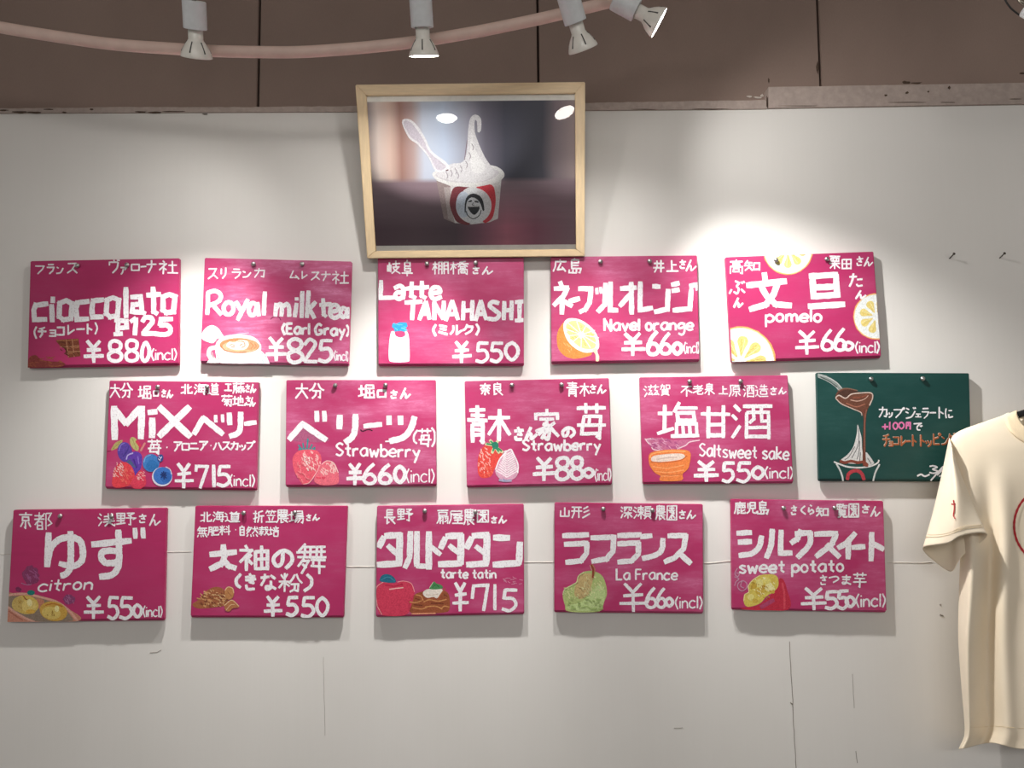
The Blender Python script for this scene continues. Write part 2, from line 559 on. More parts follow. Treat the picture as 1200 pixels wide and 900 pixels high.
def clip_poly(pts, quad):
    """Sutherland-Hodgman against a convex quad given clockwise on screen (y down)"""
    out = list(pts)
    for i in range(len(quad)):
        a, b_ = quad[i], quad[(i + 1) % len(quad)]
        ex, ey = b_[0] - a[0], b_[1] - a[1]
        def side(p): return ex * (p[1] - a[1]) - ey * (p[0] - a[0])
        src, out = out, []
        for j in range(len(src)):
            p, q = src[j - 1], src[j]
            sp, sq = side(p), side(q)
            if sp >= 0: 
                if not out or (out[-1] - p).length > 1e-9: out.append(p)
            if (sp >= 0) != (sq >= 0):
                t = sp / (sp - sq)
                out.append(p.lerp(q, t))
        if not out: return []
    res = []
    for p in out:
        if not res or (res[-1] - p).length > 1e-4: res.append(p)
    if len(res) > 1 and (res[0] - res[-1]).length < 1e-4: res.pop()
    return res

RN = random.Random(11)
def stroke_quads(pts, w, smooth, jit=0.09, end=0.18):
    """a brush stroke as quads: smooth through the points, or in straight runs with square corners"""
    P = [Vector((p[0], p[1])) for p in pts]
    pieces = []
    if len(P) == 1: P = [P[0] - Vector((w * .2, 0)), P[0] + Vector((w * .2, 0))]
    if smooth and len(P) > 2:
        pieces.append((catmull(P, max(2.5, w * 0.2)), end, end))
    else:
        run = [P[0]]; e0 = end
        for i in range(1, len(P)):
            run.append(P[i])
            if i + 1 < len(P):
                a, b_ = (P[i] - P[i - 1]), (P[i + 1] - P[i])
                if a.length > 0 and b_.length > 0 and abs(a.angle_signed(b_, 0)) > 0.45:
                    pieces.append((resample(run, max(4.0, w * 0.6)), e0, 0.46)); run = [P[i]]; e0 = 0.46
        pieces.append((resample(run, max(4.0, w * 0.6)), e0, end))
    quads = []
    for ip, (pl, a0, a1) in enumerate(pieces):
        q = [pl[0]]
        for p in pl[1:]:
            if (p - q[-1]).length > 0.3: q.append(p)
        if len(q) < 2: continue
        d0 = (q[0] - q[1]).normalized(); d1 = (q[-1] - q[-2]).normalized()
        q[0] = q[0] + d0 * w * a0; q[-1] = q[-1] + d1 * w * a1
        L, R = [], []
        for i, p in enumerate(q):
            t = (q[min(i + 1, len(q) - 1)] - q[max(i - 1, 0)]).normalized()
            nrm = Vector((-t.y, t.x))
            hw = w * 0.5
            if i in (0, len(q) - 1): hw *= 0.86
            L.append(p + nrm * hw * (1 + RN.uniform(-jit, jit))); R.append(p - nrm * hw * (1 + RN.uniform(-jit, jit)))
        for i in range(len(q) - 1):
            quads.append(([L[i], R[i], R[i + 1], L[i + 1]], ip, i / len(q)))
    return quads

pr = Flat(lambda x, y, k: fc(x, y, -0.0078 + k * 0.00004))
# cup (paper): body, shaded left side
pr.poly('f0eeec', [(436, 510), (470, 690), (520, 710), (600, 716), (680, 706), (718, 690), (735, 500), (590, 545)], False)
pr.poly('a89694', [(436, 515), (470, 690), (520, 710), (505, 640), (500, 540)], False)
pr.poly('c4b8b6', [(470, 545), (490, 690), (520, 710), (505, 640), (500, 545)], False)
pr.poly('8a3a44', [(520, 545), (500, 590), (498, 630), (515, 680), (535, 708), (590, 714), (560, 640), (560, 560), (590, 545)])
pr.poly('e2404e', [(620, 543), (690, 535), (706, 580), (706, 630), (690, 690), (650, 706), (660, 620)])
pr.ell('f4f6f8', 607, 630, 82, 82)
pr.ell('dde8f4', 560, 625, 34, 60)
# emblem of a laughing head, in black
pr.poly('2c3036', [(568, 610), (580, 585), (605, 574), (635, 585), (650, 610), (656, 650), (648, 652), (640, 625), (622, 600), (598, 592), (580, 604), (572, 630), (570, 662), (565, 655)])
pr.poly('f6f8fa', [(578, 610), (600, 592), (622, 604), (640, 630), (638, 665), (612, 688), (585, 672), (572, 640)])
pr.line('2c3036', 4, [(572, 655), (580, 675), (605, 690), (632, 675), (642, 650)])
pr.line('3a3c40', 7, [(584, 612), (598, 608)]); pr.line('3a3c40', 7, [(612, 610), (628, 614)])
pr.poly('2c3034', [(582, 634), (632, 632), (628, 656), (612, 672), (598, 666), (586, 650)])
pr.line('f0f0f0', 4, [(586, 634), (628, 633)]); pr.line('55585c', 3, [(606, 616), (600, 626), (610, 627)])
# rim, gelato swirl with hooked tip
pr.poly('f6f5f3', [(416, 485), (440, 468), (520, 440), (640, 440), (715, 452), (748, 482), (738, 508), (690, 530), (600, 545), (500, 535), (440, 515)])
pr.poly('e2dee2', [(432, 488), (500, 452), (600, 448), (700, 462), (722, 482), (670, 515), (590, 525), (490, 518)])
pr.poly('eceaec', [(440, 488), (500, 440), (555, 430), (575, 380), (582, 280), (592, 228), (615, 212), (640, 230), (640, 285), (625, 292), (622, 245), (612, 240), (612, 290), (632, 350), (660, 410), (690, 455), (700, 490), (640, 520), (540, 520), (470, 505)])
pr.poly('f8f7f7', [(600, 260), (604, 340), (630, 400), (660, 450), (640, 480), (600, 470), (590, 380)])
for x_, y_ in ((520, 470), (545, 460), (500, 480), (570, 440), (585, 400), (530, 490), (480, 490), (598, 360)):
    pr.line('b0a9ae', 4, [(x_, y_ - 14), (x_ + 8, y_ + 2), (x_ + 4, y_ + 16)])
pr.line('9a8088', 3, [(565, 420), (570, 380), (577, 330)])
# spoon
pr.poly('f8f6f8', [(278, 250), (290, 232), (318, 236), (350, 265), (385, 320), (415, 380), (480, 430), (498, 460), (470, 474), (430, 470), (400, 410), (350, 350), (310, 320)])
pr.poly('dcd4de', [(286, 254), (294, 240), (316, 246), (345, 280), (378, 330), (405, 385), (465, 435), (480, 455), (440, 466), (405, 405), (355, 342), (315, 312)])
pr.line('6a4a4c', 6, [(480, 470), (490, 466)])
# red light pooled on the table top in front of the cup
pr.build('printed_gelato_cup', root)

def glass_material():
    x = NT('clear_picture_glass')
    t = x.t
    tr = x.n('ShaderNodeBsdfTransparent'); gl = x.n('ShaderNodeBsdfGlossy'); gl.inputs['Roughness'].default_value = 0.02
    fr = x.n('ShaderNodeFresnel'); fr.inputs['IOR'].default_value = 1.5
    mx = x.n('ShaderNodeMixShader')
    x.l(fr.outputs[0], mx.inputs[0]); x.l(tr.outputs[0], mx.inputs[1]); x.l(gl.outputs[0], mx.inputs[2])
    x.l(mx.outputs[0], t.nodes['Material Output'].inputs['Surface'])
    return x.m
b = bmesh.new()
gv = [b.verts.new(p - FN * 0.0040 + (p - sum(ic, Vector()) / 4) * 0.012) for p in ic]
b.faces.new(gv[::-1])
b.normal_update()
if b.faces[:][0].normal.dot(FN) < 0: bmesh.ops.reverse_faces(b, faces=b.faces[:])
g_o = obj('glass', b, glass_material(), root); g_o['label'] = 'clear glass pane with lamp reflections'

# ------------------------------------------------------------------ curved rail and spot lamps
M_RAIL = plain('dusty_pink_pipe', 'e0c4b8', 0.5, 0, 0.05, 40)
RY = -0.27
path = [(-120, 8), (-60, 20), (0, 32), (67, 43), (133, 52), (200, 57), (250, 59.8), (300, 61), (350, 61), (400, 58), (440, 54.5), (480, 50), (520, 44), (560, 37), (600, 29), (640, 20.5), (683, 10), (720, 1), (780, -15), (860, -40)]
P3 = catmull([at(p[0], p[1], RY) for p in path], 0.012)
b = bmesh.new(); tube(b, P3, 0.0098, 16)
rl = obj('curved_rail', b, M_RAIL, None, True, P3[len(P3) // 2])
tag(rl, 'long dusty pink pipe curving across the brown wall behind the lamps', 'pipe')
# the rail hangs from the ceiling beyond the picture's edges
for q in (P3[0], P3[-1]):
    b = bmesh.new(); tube(b, [q, Vector((q.x, q.y, CEIL))], 0.006, 10)
    obj('rail_hanger', b, M_RAIL, rl, True)

M_HOLD = plain('grey_white_lamp_holder', 'e0e3e5', 0.4)
M_SHELL = plain('white_bulb_shell', 'f2efe6', 0.25)
M_SLOT = plain('dark_vent_slot', '4a4844', 0.7)
M_STEM = plain('steel_stem', '8a8478', 0.35, 0.9)
def lens_material(s):
    x = NT('lit_bulb_lens')
    x.b.inputs['Base Color'].default_value = (1, 1, 1, 1)
    x.b.inputs['Emission Color'].default_value = (1.0, 0.95, 0.88, 1)
    x.b.inputs['Emission Strength'].default_value = s
    return x.m
M_LENS = lens_material(30.0)

def lamp(mouth, top, tilt, label, power, aim=(600, 500), spill=None, y=-0.30):
    Mo = at(mouth[0], mouth[1], y)
    r = (Mo - CAM).normalized()
    a2 = (at(top[0], top[1], y) - Mo)
    up = a2 - r * a2.dot(r); up.normalize()
    ax = (-up) * math.cos(math.radians(tilt)) - r * math.sin(math.radians(tilt))
    ax.normalize()
    root = empty('spot_lamp', Mo - ax * 0.086, label, 'spot lamp', 'spot lamps along the curved pipe')
    base = Mo - ax * 0.0860
    b = bmesh.new()
    lathe(b, base, ax, [(0, 0.0172), (0.0015, 0.0186), (0.0415, 0.0186), (0.0425, 0.0180), (0.0425, 0.0130), (0.036, 0.0125)], 40, True, True)
    obj('lamp_holder', b, M_HOLD, root, False)
    b = bmesh.new()
    lathe(b, base, ax, [(0.037, 0.0118), (0.058, 0.0118), (0.060, 0.0128), (0.066, 0.0172), (0.073, 0.0212), (0.080, 0.0240), (0.0832, 0.0250), (0.0855, 0.0253), (0.086, 0.0245)], 40, True, False)
    sh = obj('bulb', b, M_SHELL, root, True)
    u, v = frame_of(ax)
    for k in range(6):                                   # vent slots down the flare
        a = 2 * PI * (k + 0.5) / 6
        d = u * math.cos(a) + v * math.sin(a)
        tdir = ax.cross(d)
        b = bmesh.new()
        p0, p1 = base + ax * 0.061 + d * 0.0139, base + ax * 0.0775 + d * 0.0234
        nn = (p1 - p0).cross(tdir).normalized()
        if nn.dot(d) < 0: nn = -nn
        prism(b, [p0 - tdir * .0009 + nn * .0004, p0 + tdir * .0009 + nn * .0004, p1 + tdir * .0011 + nn * .0004, p1 - tdir * .0011 + nn * .0004], -nn * 0.0015)
        obj('vent_slot', b, M_SLOT, sh)
    b = bmesh.new()
    lathe(b, base, ax, [(0.0838, 0.0240), (0.0856, 0.0225), (0.0864, 0.016), (0.0868, 0.008), (0.0869, 0.0006)], 36, True, True)
    obj('lens', b, M_LENS, root, True)
    # stem to the ceiling
    top_ = base + Vector((0, 0, 0))
    b = bmesh.new()
    tube(b, [base + ax * 0.002, base - ax * 0.014, base - ax * 0.02 + Vector((0, 0, 0.02)), Vector((base.x - ax.x * 0.02, base.y - ax.y * 0.02, CEIL))], 0.0035, 10)
    obj('stem', b, M_STEM, root, True)
    # the reflector throws a narrow beam with a weak wide spill round it
    for nm, pw, cone in (('bulb_light', power[0], power[2]), ('bulb_spill', power[1], power[3])):
        if pw <= 0: continue
        d = bpy.data.lights.new(nm, 'SPOT')
        d.energy = pw; d.color = SPOT_COLOR
        d.spot_size = math.radians(cone); d.spot_blend = 1.0
        d.shadow_soft_size = 0.016
        o = bpy.data.objects.new(nm, d)
        o.parent = root
        o.location = ax * 0.0895
        b_ax = (at(aim[0], aim[1]) - (Mo + ax * 0.0035)).normalized()
        if nm == 'bulb_spill': b_ax = ((at(*spill) - Mo) if spill else (b_ax + ax * 0.6)).normalized()
        o.rotation_euler = (-b_ax).to_track_quat('Z', 'Y').to_euler()
        C.objects.link(o)
    return root
lamp((230.5, 67.5), (227.5, 4), -6.0, 'white spot lamp pointing straight down, leftmost along the pink pipe', SPOT_POWER[0], (165, 690), spill=(140, 400))
lamp((497, 66), (493, 1), 4.0, 'spot lamp with a glowing lens just above the picture frame', SPOT_POWER[1], (440, 700))
lamp((683.5, 58), (667, 0), -6.0, 'spot lamp tilted slightly right, between the glowing one and the sideways one', SPOT_POWER[2], (715, 690))
lamp((772.5, 27), (727, 2), 3.0, 'spot lamp turned sideways to the right at the end of the pipe', SPOT_POWER[3], (1030, 610), spill=(1190, 300))
lamp((1258, 36), (1196, 2), 6.0, 'pale lamp holder just entering the top right corner', (0, 0, 40, 80))
b = bmesh.new()
tube(b, catmull([at(1172, -14, -0.2), at(1177, -2, -0.2), at(1184, 9, -0.2), at(1200, 21, -0.2), at(1230, 36, -0.2), at(1262, 10, -0.2), at(1270, -60, -0.2)], 0.008), 0.0016, 8)
tag(obj('power_cord', b, plain('black_cord', '1c1a1a', 0.5), None, True, at(1184, 9, -0.2)), 'thin black cord looping below the top right corner', 'cord')
# ------------------------------------------------------------------ hand lettering: strokes on a 100 x 100 square
# "xxyy.xxyy" is one brush stroke, "~" bends it smoothly; Latin letters and digits stand on y = 70
GL = {
'a': "~3830.1826.0345.0862.2070.3458.3830 3826.4070", 'b': "0400.0470 ~0440.2028.3640.3660.2070.0462", 'c': "~3832.2026.0440.0460.2070.3864",
'd': "3800.3870 ~3838.2028.0442.0462.2070.3860", 'e': "~0448.3846.3430.2026.0440.0460.2070.3864", 'f': "~2804.1602.1220.1270 0228.2828",
'g': "~3830.1826.0442.1258.3848 ~3826.3880.2498.0690", 'h': "0400.0470 ~0440.2028.3438.3670", 'i': "0828.0870 0808.0812",
'k': "0400.0470 3428.0650.3670", 'l': "0800.0870", 'm': "0428.0470 ~0440.1628.2636.2870 ~2840.4028.5036.5270",
'n': "0428.0470 ~0440.2028.3438.3670", 'o': "~2026.0932.0448.0964.2070.3164.3648.3132.2026", 'p': "0428.0499 ~0440.2028.3640.3660.2070.0462",
'r': "0428.0470 ~0442.1630.3030", 's': "~3430.1826.0636.1846.3458.2470.0464", 't': "1604.1660.2870 0228.3028",
'u': "~0428.0660.1870.3458 3628.3870", 'v': "0428.2070.3628", 'w': "0428.1470.2640.3870.5028", 'y': "0428.2058 3828.1299",
'N': "0670.0602.4270.4202", 'S': "~3808.2000.0416.2034.3850.2270.0262", 'R': "0602.0670 ~0604.3006.3824.0838 1638.4070",
'E': "0602.0670 0602.3802 0634.3434 0670.4070", 'G': "~4010.2200.0230.1068.3862.4242 2442.4642", 'L': "0600.0670.4070",
'F': "0602.0670 0602.4002 0634.3434", '0': "~2200.0914.0435.0956.2270.3556.4035.3514.2200", '1': "2000.2070", '2': "~0416.2000.3814.2044.0468 0468.4268",
'5': "1002.0630 1002.4002 ~0630.3030.3852.2270.0264", '6': "~3400.1818.0640.0456.1067.2270.3466.4054.3442.2436.1240.0552", '7': "0618.0804.4004.1870",
'8': "~2234.1028.0616.1004.2200.3404.3816.3428.2234.0842.0452.0864.2270.3664.4052.3642.2234", '3': "~0406.2200.3814.1832.4050.2270.0262", 'Y': "0902.2424 3902.2424.2470 0831.4229 0151.4949",
'(': "~1800.0435.1875", ')': "~0400.1835.0475", '/': "4000.0270", '~': "~0238.1428.2640.4030", '+': "2018.2060 0240.4040", ' ': "",
'・': "4850.5450", 'ー': "0850.9048", 'フ': "1018.8818.7050.3095", 'ラ': "2210.8010 1038.8838.7070.3595", 'ン': "1218.3530 ~1090.5580.9030",
'ス': "1515.8015.4865.1095 5055.9092", 'ヴ': "5005.5020 1045.1022.8522 ~8522.7865.4098 7800.8412 9000.9610", 'ァ': "2540.9040.7060 ~5555.5080.3098",
'ロ': "1520.1590 1520.8520.8590 1588.8588", 'ナ': "0835.9232 5005.5050.2598", '社': "2502.3015 0525.4025.0570 2550.2598 3058.4270 5035.9535 7205.7290 4890.9990",
'リ': "2515.2560 ~7508.7560.4098", 'カ': "0828.8828.8090.6085 ~4505.4045.1095", 'ム': "4505.1580.8578 6555.9595", 'レ': "2508.2590.9050",
'チ': "~7808.5018.2022 0845.9245 5020.5070.2898", 'ョ': "2545.8545.8598.2098 3070.8570", 'コ': "1520.8520.8588 1288.8888", 'ト': "3505.3598 3540.8062",
'ア': "1012.9012.5848 ~5030.4565.2098", 'ニ': "2025.8025 0580.9580", 'ハ': "~3520.2560.0595 6018.9592", 'ッ': "1545.2565 4540.5560 ~9038.8075.4598",
'プ': "0820.7820.6055.2595 ~8802.8014.9018.9808.8802", 'ミ': "2010.8025 2542.7555 1575.8598", 'ル': "~3012.2860.0595 5808.5892.9860",
'ク': "~4005.2545.0560 3825.8525 ~8525.7065.2598", 'ジ': "1512.3522 0838.2848 ~1292.5580.8835 7005.7815 8502.9312", 'ェ': "2550.8550 5550.5590 1590.9590",
'に': "~1510.1050.1895 4530.8028 ~4565.5088.9085", 'グ': "~3508.2545.0562 3325.7525 ~7525.6065.2098 8005.8818 9202.9914", 'ピ': "2508.2585.8585 2545.7532 ~8502.7814.8818.9808.8502",
'さ': "1530.8524 4204.6856.3552 ~2070.2892.7290", 'ん': "~5005.0898.3555.5060.5595.9560", 'ぶ': "~4005.6018.5040.6060.5090.3080 1565.0590 7562.9585 7510.8522 8805.9515",
'た': "0828.5525 ~3205.2555.0898 6048.9245 ~5880.6595.9592", 'く': "~7005.2550.7598", 'ら': "4005.6015 ~2530.2070.6050.8575.3598", 'つ': "~0535.7020.9050.4590",
'ま': "1525.8525 2048.8048 ~5205.5280.2592.2078.5578.8895", 'で': "0820.9015 ~8018.4555.5090.7595 7545.8555 8838.9648", 'の': "~5018.4570.2085.0850.4515.8530.9065.6595",
'き': "1525.8018 1842.8535 4505.6858.4052 ~2070.3092.7592", 'な': "0825.5522 ~3205.2540.0870 6515.9032 ~6545.6585.4095.4278.7078.9592",
'粉': "1510.2530 4008.3030 0545.5045 2805.2898 2548.0578 3050.4870 ~6810.6030.4855 ~7808.8535.9952 5560.8560.8095.7090 ~6862.6585.5298",
'岐': "0535.0580.3080 3035.3085 1815.1878 4028.9525 6805.6850 4550.8850.7070.3898 4858.6075.9898", '阜': "5000.4512 3014.3070 3014.7514.7538.3038 3052.7552.7570.3070 0582.9582 5070.5099",
'棚': "0225.3025 1605.1698 1530.0265 1835.2855 3808.3895 3808.5808.5895 3835.5835 3860.5860 6808.6895 6808.9208.9295 6835.9235 6860.9260",
'橋': "0228.3528 1805.1898 1630.0268 2040.3255 8502.5010 4022.9822 6808.4545 6822.9542 5542.8042.8056.5556.5542 4565.4598 4565.9265.9298.8294 5876.8076.8088.5888.5876",
'広': "5002.5018 1518.9518 ~1818.1560.0298 5530.3085.8080 6862.9098", '島': "5002.4010 2512.2570 2512.7512.7532.2532 2550.7550 2570.9570.8598.7594 0578.0598.6098 3575.3598 6075.6098",
'井': "1030.9030 0565.9565 ~3508.3560.1598 6805.6898", '上': "4508.4590 4540.8040 0590.9590", '高': "5000.5014 1015.9015 3024.7024.7040.3040.3024 1250.1298 1250.8850.8898.7894 3264.6864.6884.3284.3264",
'知': "2005.0535 1225.4825 0250.5050 3025.2870.0595 3060.4895 5828.5892 5828.9228.9292 5886.9286", '栗': "0508.9508 3508.3540 6508.6540 1520.1542.8542.8520.1520 0558.9558 5042.5099 4860.1092 5260.9292",
'田': "1515.1592 1515.8515.8592 1550.8550 5015.5092 1588.8588", '大': "0835.9235 5005.4850.0898 5042.9298", '分': "~4005.2535.0250 ~6005.7535.9850 2252.7552.7095.6090 ~4552.4080.1898",
'堀': "0235.3535 1810.1880 0285.3575 4510.9010.9030.4530 ~4510.4560.3598 6838.6895 5045.5062.9062.9045 4570.4595.9595.9570", '口': "1825.1890 1825.8225.8290 1885.8285",
'北': "3508.3595 0535.3535 0290.3580 6008.6090.9588.9575 9030.6050", '海': "0810.2022 0235.1548 0595.2265 4505.2835 4015.9515 4030.3575.9575 4030.8530.8095.7090 2852.9852 6034.5870",
'道': "0515.1530 0248.1848.1880 0592.1880.4095.9895 4505.5015 8002.7015 3518.9818 6518.6028 4528.4580 4528.8828.8880 4546.8846 4562.8862 4578.8878", '工': "1515.8515 5015.5085 0585.9585",
'藤': "0512.9512 3202.3222 6802.6822 1230.1270.0598 1230.3030.3095 1245.3045 1262.3062 4540.9040 4055.9855 6530.6052.4080 6855.9878 6868.6895 5575.4892 8072.9590",
'菊': "0512.9512 3202.3222 6802.6822 2528.0855 2540.9040.8598.7594 2560.7560 5045.5095 3548.4256 6646.5856 4862.2888 5262.7588", '地': "0235.3535 1810.1880 0285.3875 4540.8030.8065.7262 6205.6270 4520.4592.9892.9875",
'苺': "0515.9515 3202.3228 6802.6828 2538.2085.8085 2538.8038.7598.6592 0562.9562 4540.4260", '奈': "0520.9520 5002.4525.0550 5520.9548 3045.7045 1562.8562 5062.5095.4290 3070.1892 6870.8590",
'良': "5002.5015 2515.2595.4588 2515.7515.7552.2552 2534.7534 4555.9598 8060.6075", '青': "1512.8512 2026.8026 0540.9540 5002.5040 2552.2599 2552.7552.7598.6594 2566.7566 2580.7580",
'木': "0828.9228 5005.5098 4830.0880 5230.9580", '滋': "0810.2022 0235.1548 0595.2265 4502.5015 8002.7015 3018.9818 4820.3540.5048.3275.5575 5062.6080 8020.7040.8848.6875.9275 8562.9880",
'賀': "0820.4518.4045.3542 2505.2030.0848 5812.5842.9042.9012.5812 2550.2588 2550.7550.7588 2562.7562 2574.7574 2586.7586 3588.1598 6588.8598", '不': "0812.9212 6015.0565 5040.5098 6045.9565",
'老': "1020.7520 4505.4540 0540.9540 8510.4560.0580 ~4555.4588.6092.9090.9275 8055.4870", '泉': "5000.4510 2510.2545 2510.7510.7545.2545 2528.7528 5045.5098.4294 1055.4055.0890 8050.6065 5255.9592",
'原': "1010.9510 ~1510.1560.0298 6012.5022 3524.3558 3524.8524.8558.3558 3540.8540 6058.6095.5092 4568.3090 7568.9290", '酒': "0810.2022 0235.1548 0595.2265 3210.9810 3828.3898 3828.9228.9298 5510.5545.4555 7510.7550.8852 3868.9268 3892.9292",
'造': "0515.1530 0248.1848.1880 0592.1880.4095.9895 5005.4025 4520.9020 6805.6840 3540.9840 4552.4578 4552.8852.8878.4578", '京': "5000.5015 0515.9515 2828.2850.7250.7228.2828 5050.5095.4090 3060.1588 7060.8588",
'都': "0522.5022 2802.2840 0240.5540 5508.0572 1855.1898 1855.4555.4598 1875.4575 1896.4596 6508.6599 6508.9008.7540.9265.7278", '浅': "0810.2022 0235.1548 0595.2265 3530.8825 3548.9242 3068.9858 5805.6570.9895.9880 8052.4098 7805.8815",
'野': "0508.4508.4545.0545.0508 0526.4526 2508.2585 0565.4565 0288.4880 5808.9008.7025 6022.8035 5042.9842.8555 7542.7595.6290", '折': "0225.3525 2005.2095.1090 0270.3555 8505.5015 5015.5060.4098 5045.9545 7545.7598",
'笠': "2002.0525 1812.4512 2815.3525 6002.5025 5812.9512 7215.7825 5028.5040 1542.8542 3055.4080 7052.6080 0592.9592", '農': "1505.1535.8535.8505.1505 3800.3835 6200.6235 1520.8520 1245.9545 ~1545.1575.0598 3055.8055 2068.9568 4070.4098.5592 5572.9298 8278.7085",
'場': "0235.3535 1810.1880 0285.3575 4808.4840.9040.9008.4808 4824.9024 3850.9850 5552.3885 4862.9562.9098.8292 6562.4295 8062.5898", '無': "3002.0835 2218.9518 0540.9840 1068.9068 3018.3068 5018.5068 7218.7268 1580.0898 3880.4298 6080.6595 8278.9598",
'肥': "~1210.1260.0298 1210.4010.4098.3494 1235.4035 1260.4060 5510.5592.9892.9878 5510.9210.9248.5548 7410.7448", '料': "0812.1830 4508.3530 0242.5242 2702.2798 2545.0580 3045.5072 6212.7422 5835.7245 5570.9862 8502.8598",
'自': "5000.4012 2515.2598 2515.7515.7598 2540.7540 2566.7566 2595.7595", '然': "2502.0545 2215.4515.0570 1830.3245 1245.2855 5025.9825 7202.6845.5070 7228.9868 8805.9515 1580.0898 3880.4298 6080.6595 8278.9598",
'栽': "0518.6018 3302.3335 0235.9835 2540.2598 0558.4858 2560.0588 2862.4585 6805.7260.9895.9880 9045.5595 8008.9018", '培': "0235.3535 1810.1880 0285.3575 6802.6815 4218.9518 5522.6040 8220.7640 3842.9842 4855.4898 4855.9055.9098.4898",
'長': "2805.2855 2805.8005 2822.7522 2838.7538 0555.9555 2855.2895.4585 4858.9598 8262.6578", '扇': "1005.9505 2018.8518.8538.2038 ~2018.2070.0298 2850.5250.5298 3050.2898 2865.4058 3085.4275 6550.9250.9298 7065.8058 6885.8275",
'屋': "1508.8508.8528.1528 ~1508.1560.0298 3040.9240 5042.3558.8055 7048.8862 3572.8872 6058.6095 2495.9895", '園': "0805.0898 0805.9205.9298 0896.9296 2820.7220 5010.5034 2034.8034 3244.6844.6858.3244 5060.2590 4865.4888 5562.8088",
'山': "5008.5085 1535.1588.8588 8535.8590", '形': "0512.5512 0242.5842 1812.1860.0598 4012.4098 9005.6525 9535.6555 9865.6098", '深': "0810.2022 0235.1548 0595.2265 3528.3512.9512.9528 5515.3542 7215.7535.9235 3055.9855 6545.6598 6258.3588 6858.9888",
'瀬': "0810.2022 0235.1548 0595.2265 2515.5815 4202.4298 2828.5428.5448.2848.2828 4048.2580 4450.5875 6208.9808 7808.7520 6522.9522.9578.6578.6522 6540.9540 6560.9560 7280.6098 8880.9898",
'鹿': "5000.5012 1212.9512 ~1512.1560.0298 3022.3050 2828.9028.9048.2848 4820.4848 6820.6848 3058.3098.4890 3075.4875 6058.6095.9595.9585 9065.6280", '児': "1810.1855 3808.3855 3808.8508.8555.3855 3832.8532 ~3558.3080.0598 ~6258.6590.9592.9580",
'覧': "0805.0840.4840 0805.4505 0822.4522.4530 2805.2840 6202.5025 5815.9515 6028.9028 2548.2582 2548.7548.7582 2560.7560 2572.7572 2582.7582 ~4084.3592.1598 ~6084.6296.9098.9288", '芋': "0515.9515 3202.3228 6802.6828 1540.8540 0562.9562 5040.5095.4090",
'円': "1515.1598 1515.8515.8598.7594 5015.5055 1555.8555", '家': "5002.5015 1035.1018.9018.9035 2535.7535 ~5038.4560.1075 ~3850.6060.5598.4092 5060.2085 5565.3098 8045.6060 6058.9590",
'塩': "0230.3530 1808.1880 0288.3872 5502.4025 5015.9515 5028.5050.8850.8828.5028 4560.4592 4560.9560.9592 6260.6292 7860.7892 3594.9994", '甘': "0530.9530 2508.2598 7505.7598 2560.7560 2592.7592",
'袖': "2002.2615 0220.4020.0268 2245.2298 4038.2555 2855.4275 5525.5595 5525.9525.9595 5555.9555 5592.9592 7505.7592", '舞': "3002.1025 2012.9512 0228.9828 2812.2845 4812.4845 6812.6845 8412.8445 0545.9845 2550.0575 2258.4258.1598 1868.3280 5055.9555 5075.9875 7550.7598 5558.5575",
}
LATIN = set("abcdefghiklmnoprstuvwyNSREGLF0125678 3Y()/~+")

def glyph(ch):
    out = []
    for s in GL[ch].split():
        sm = s.startswith('~')
        out.append((sm, [(int(p[:2]), int(p[2:])) for p in s.lstrip('~').split('.')]))
    return out

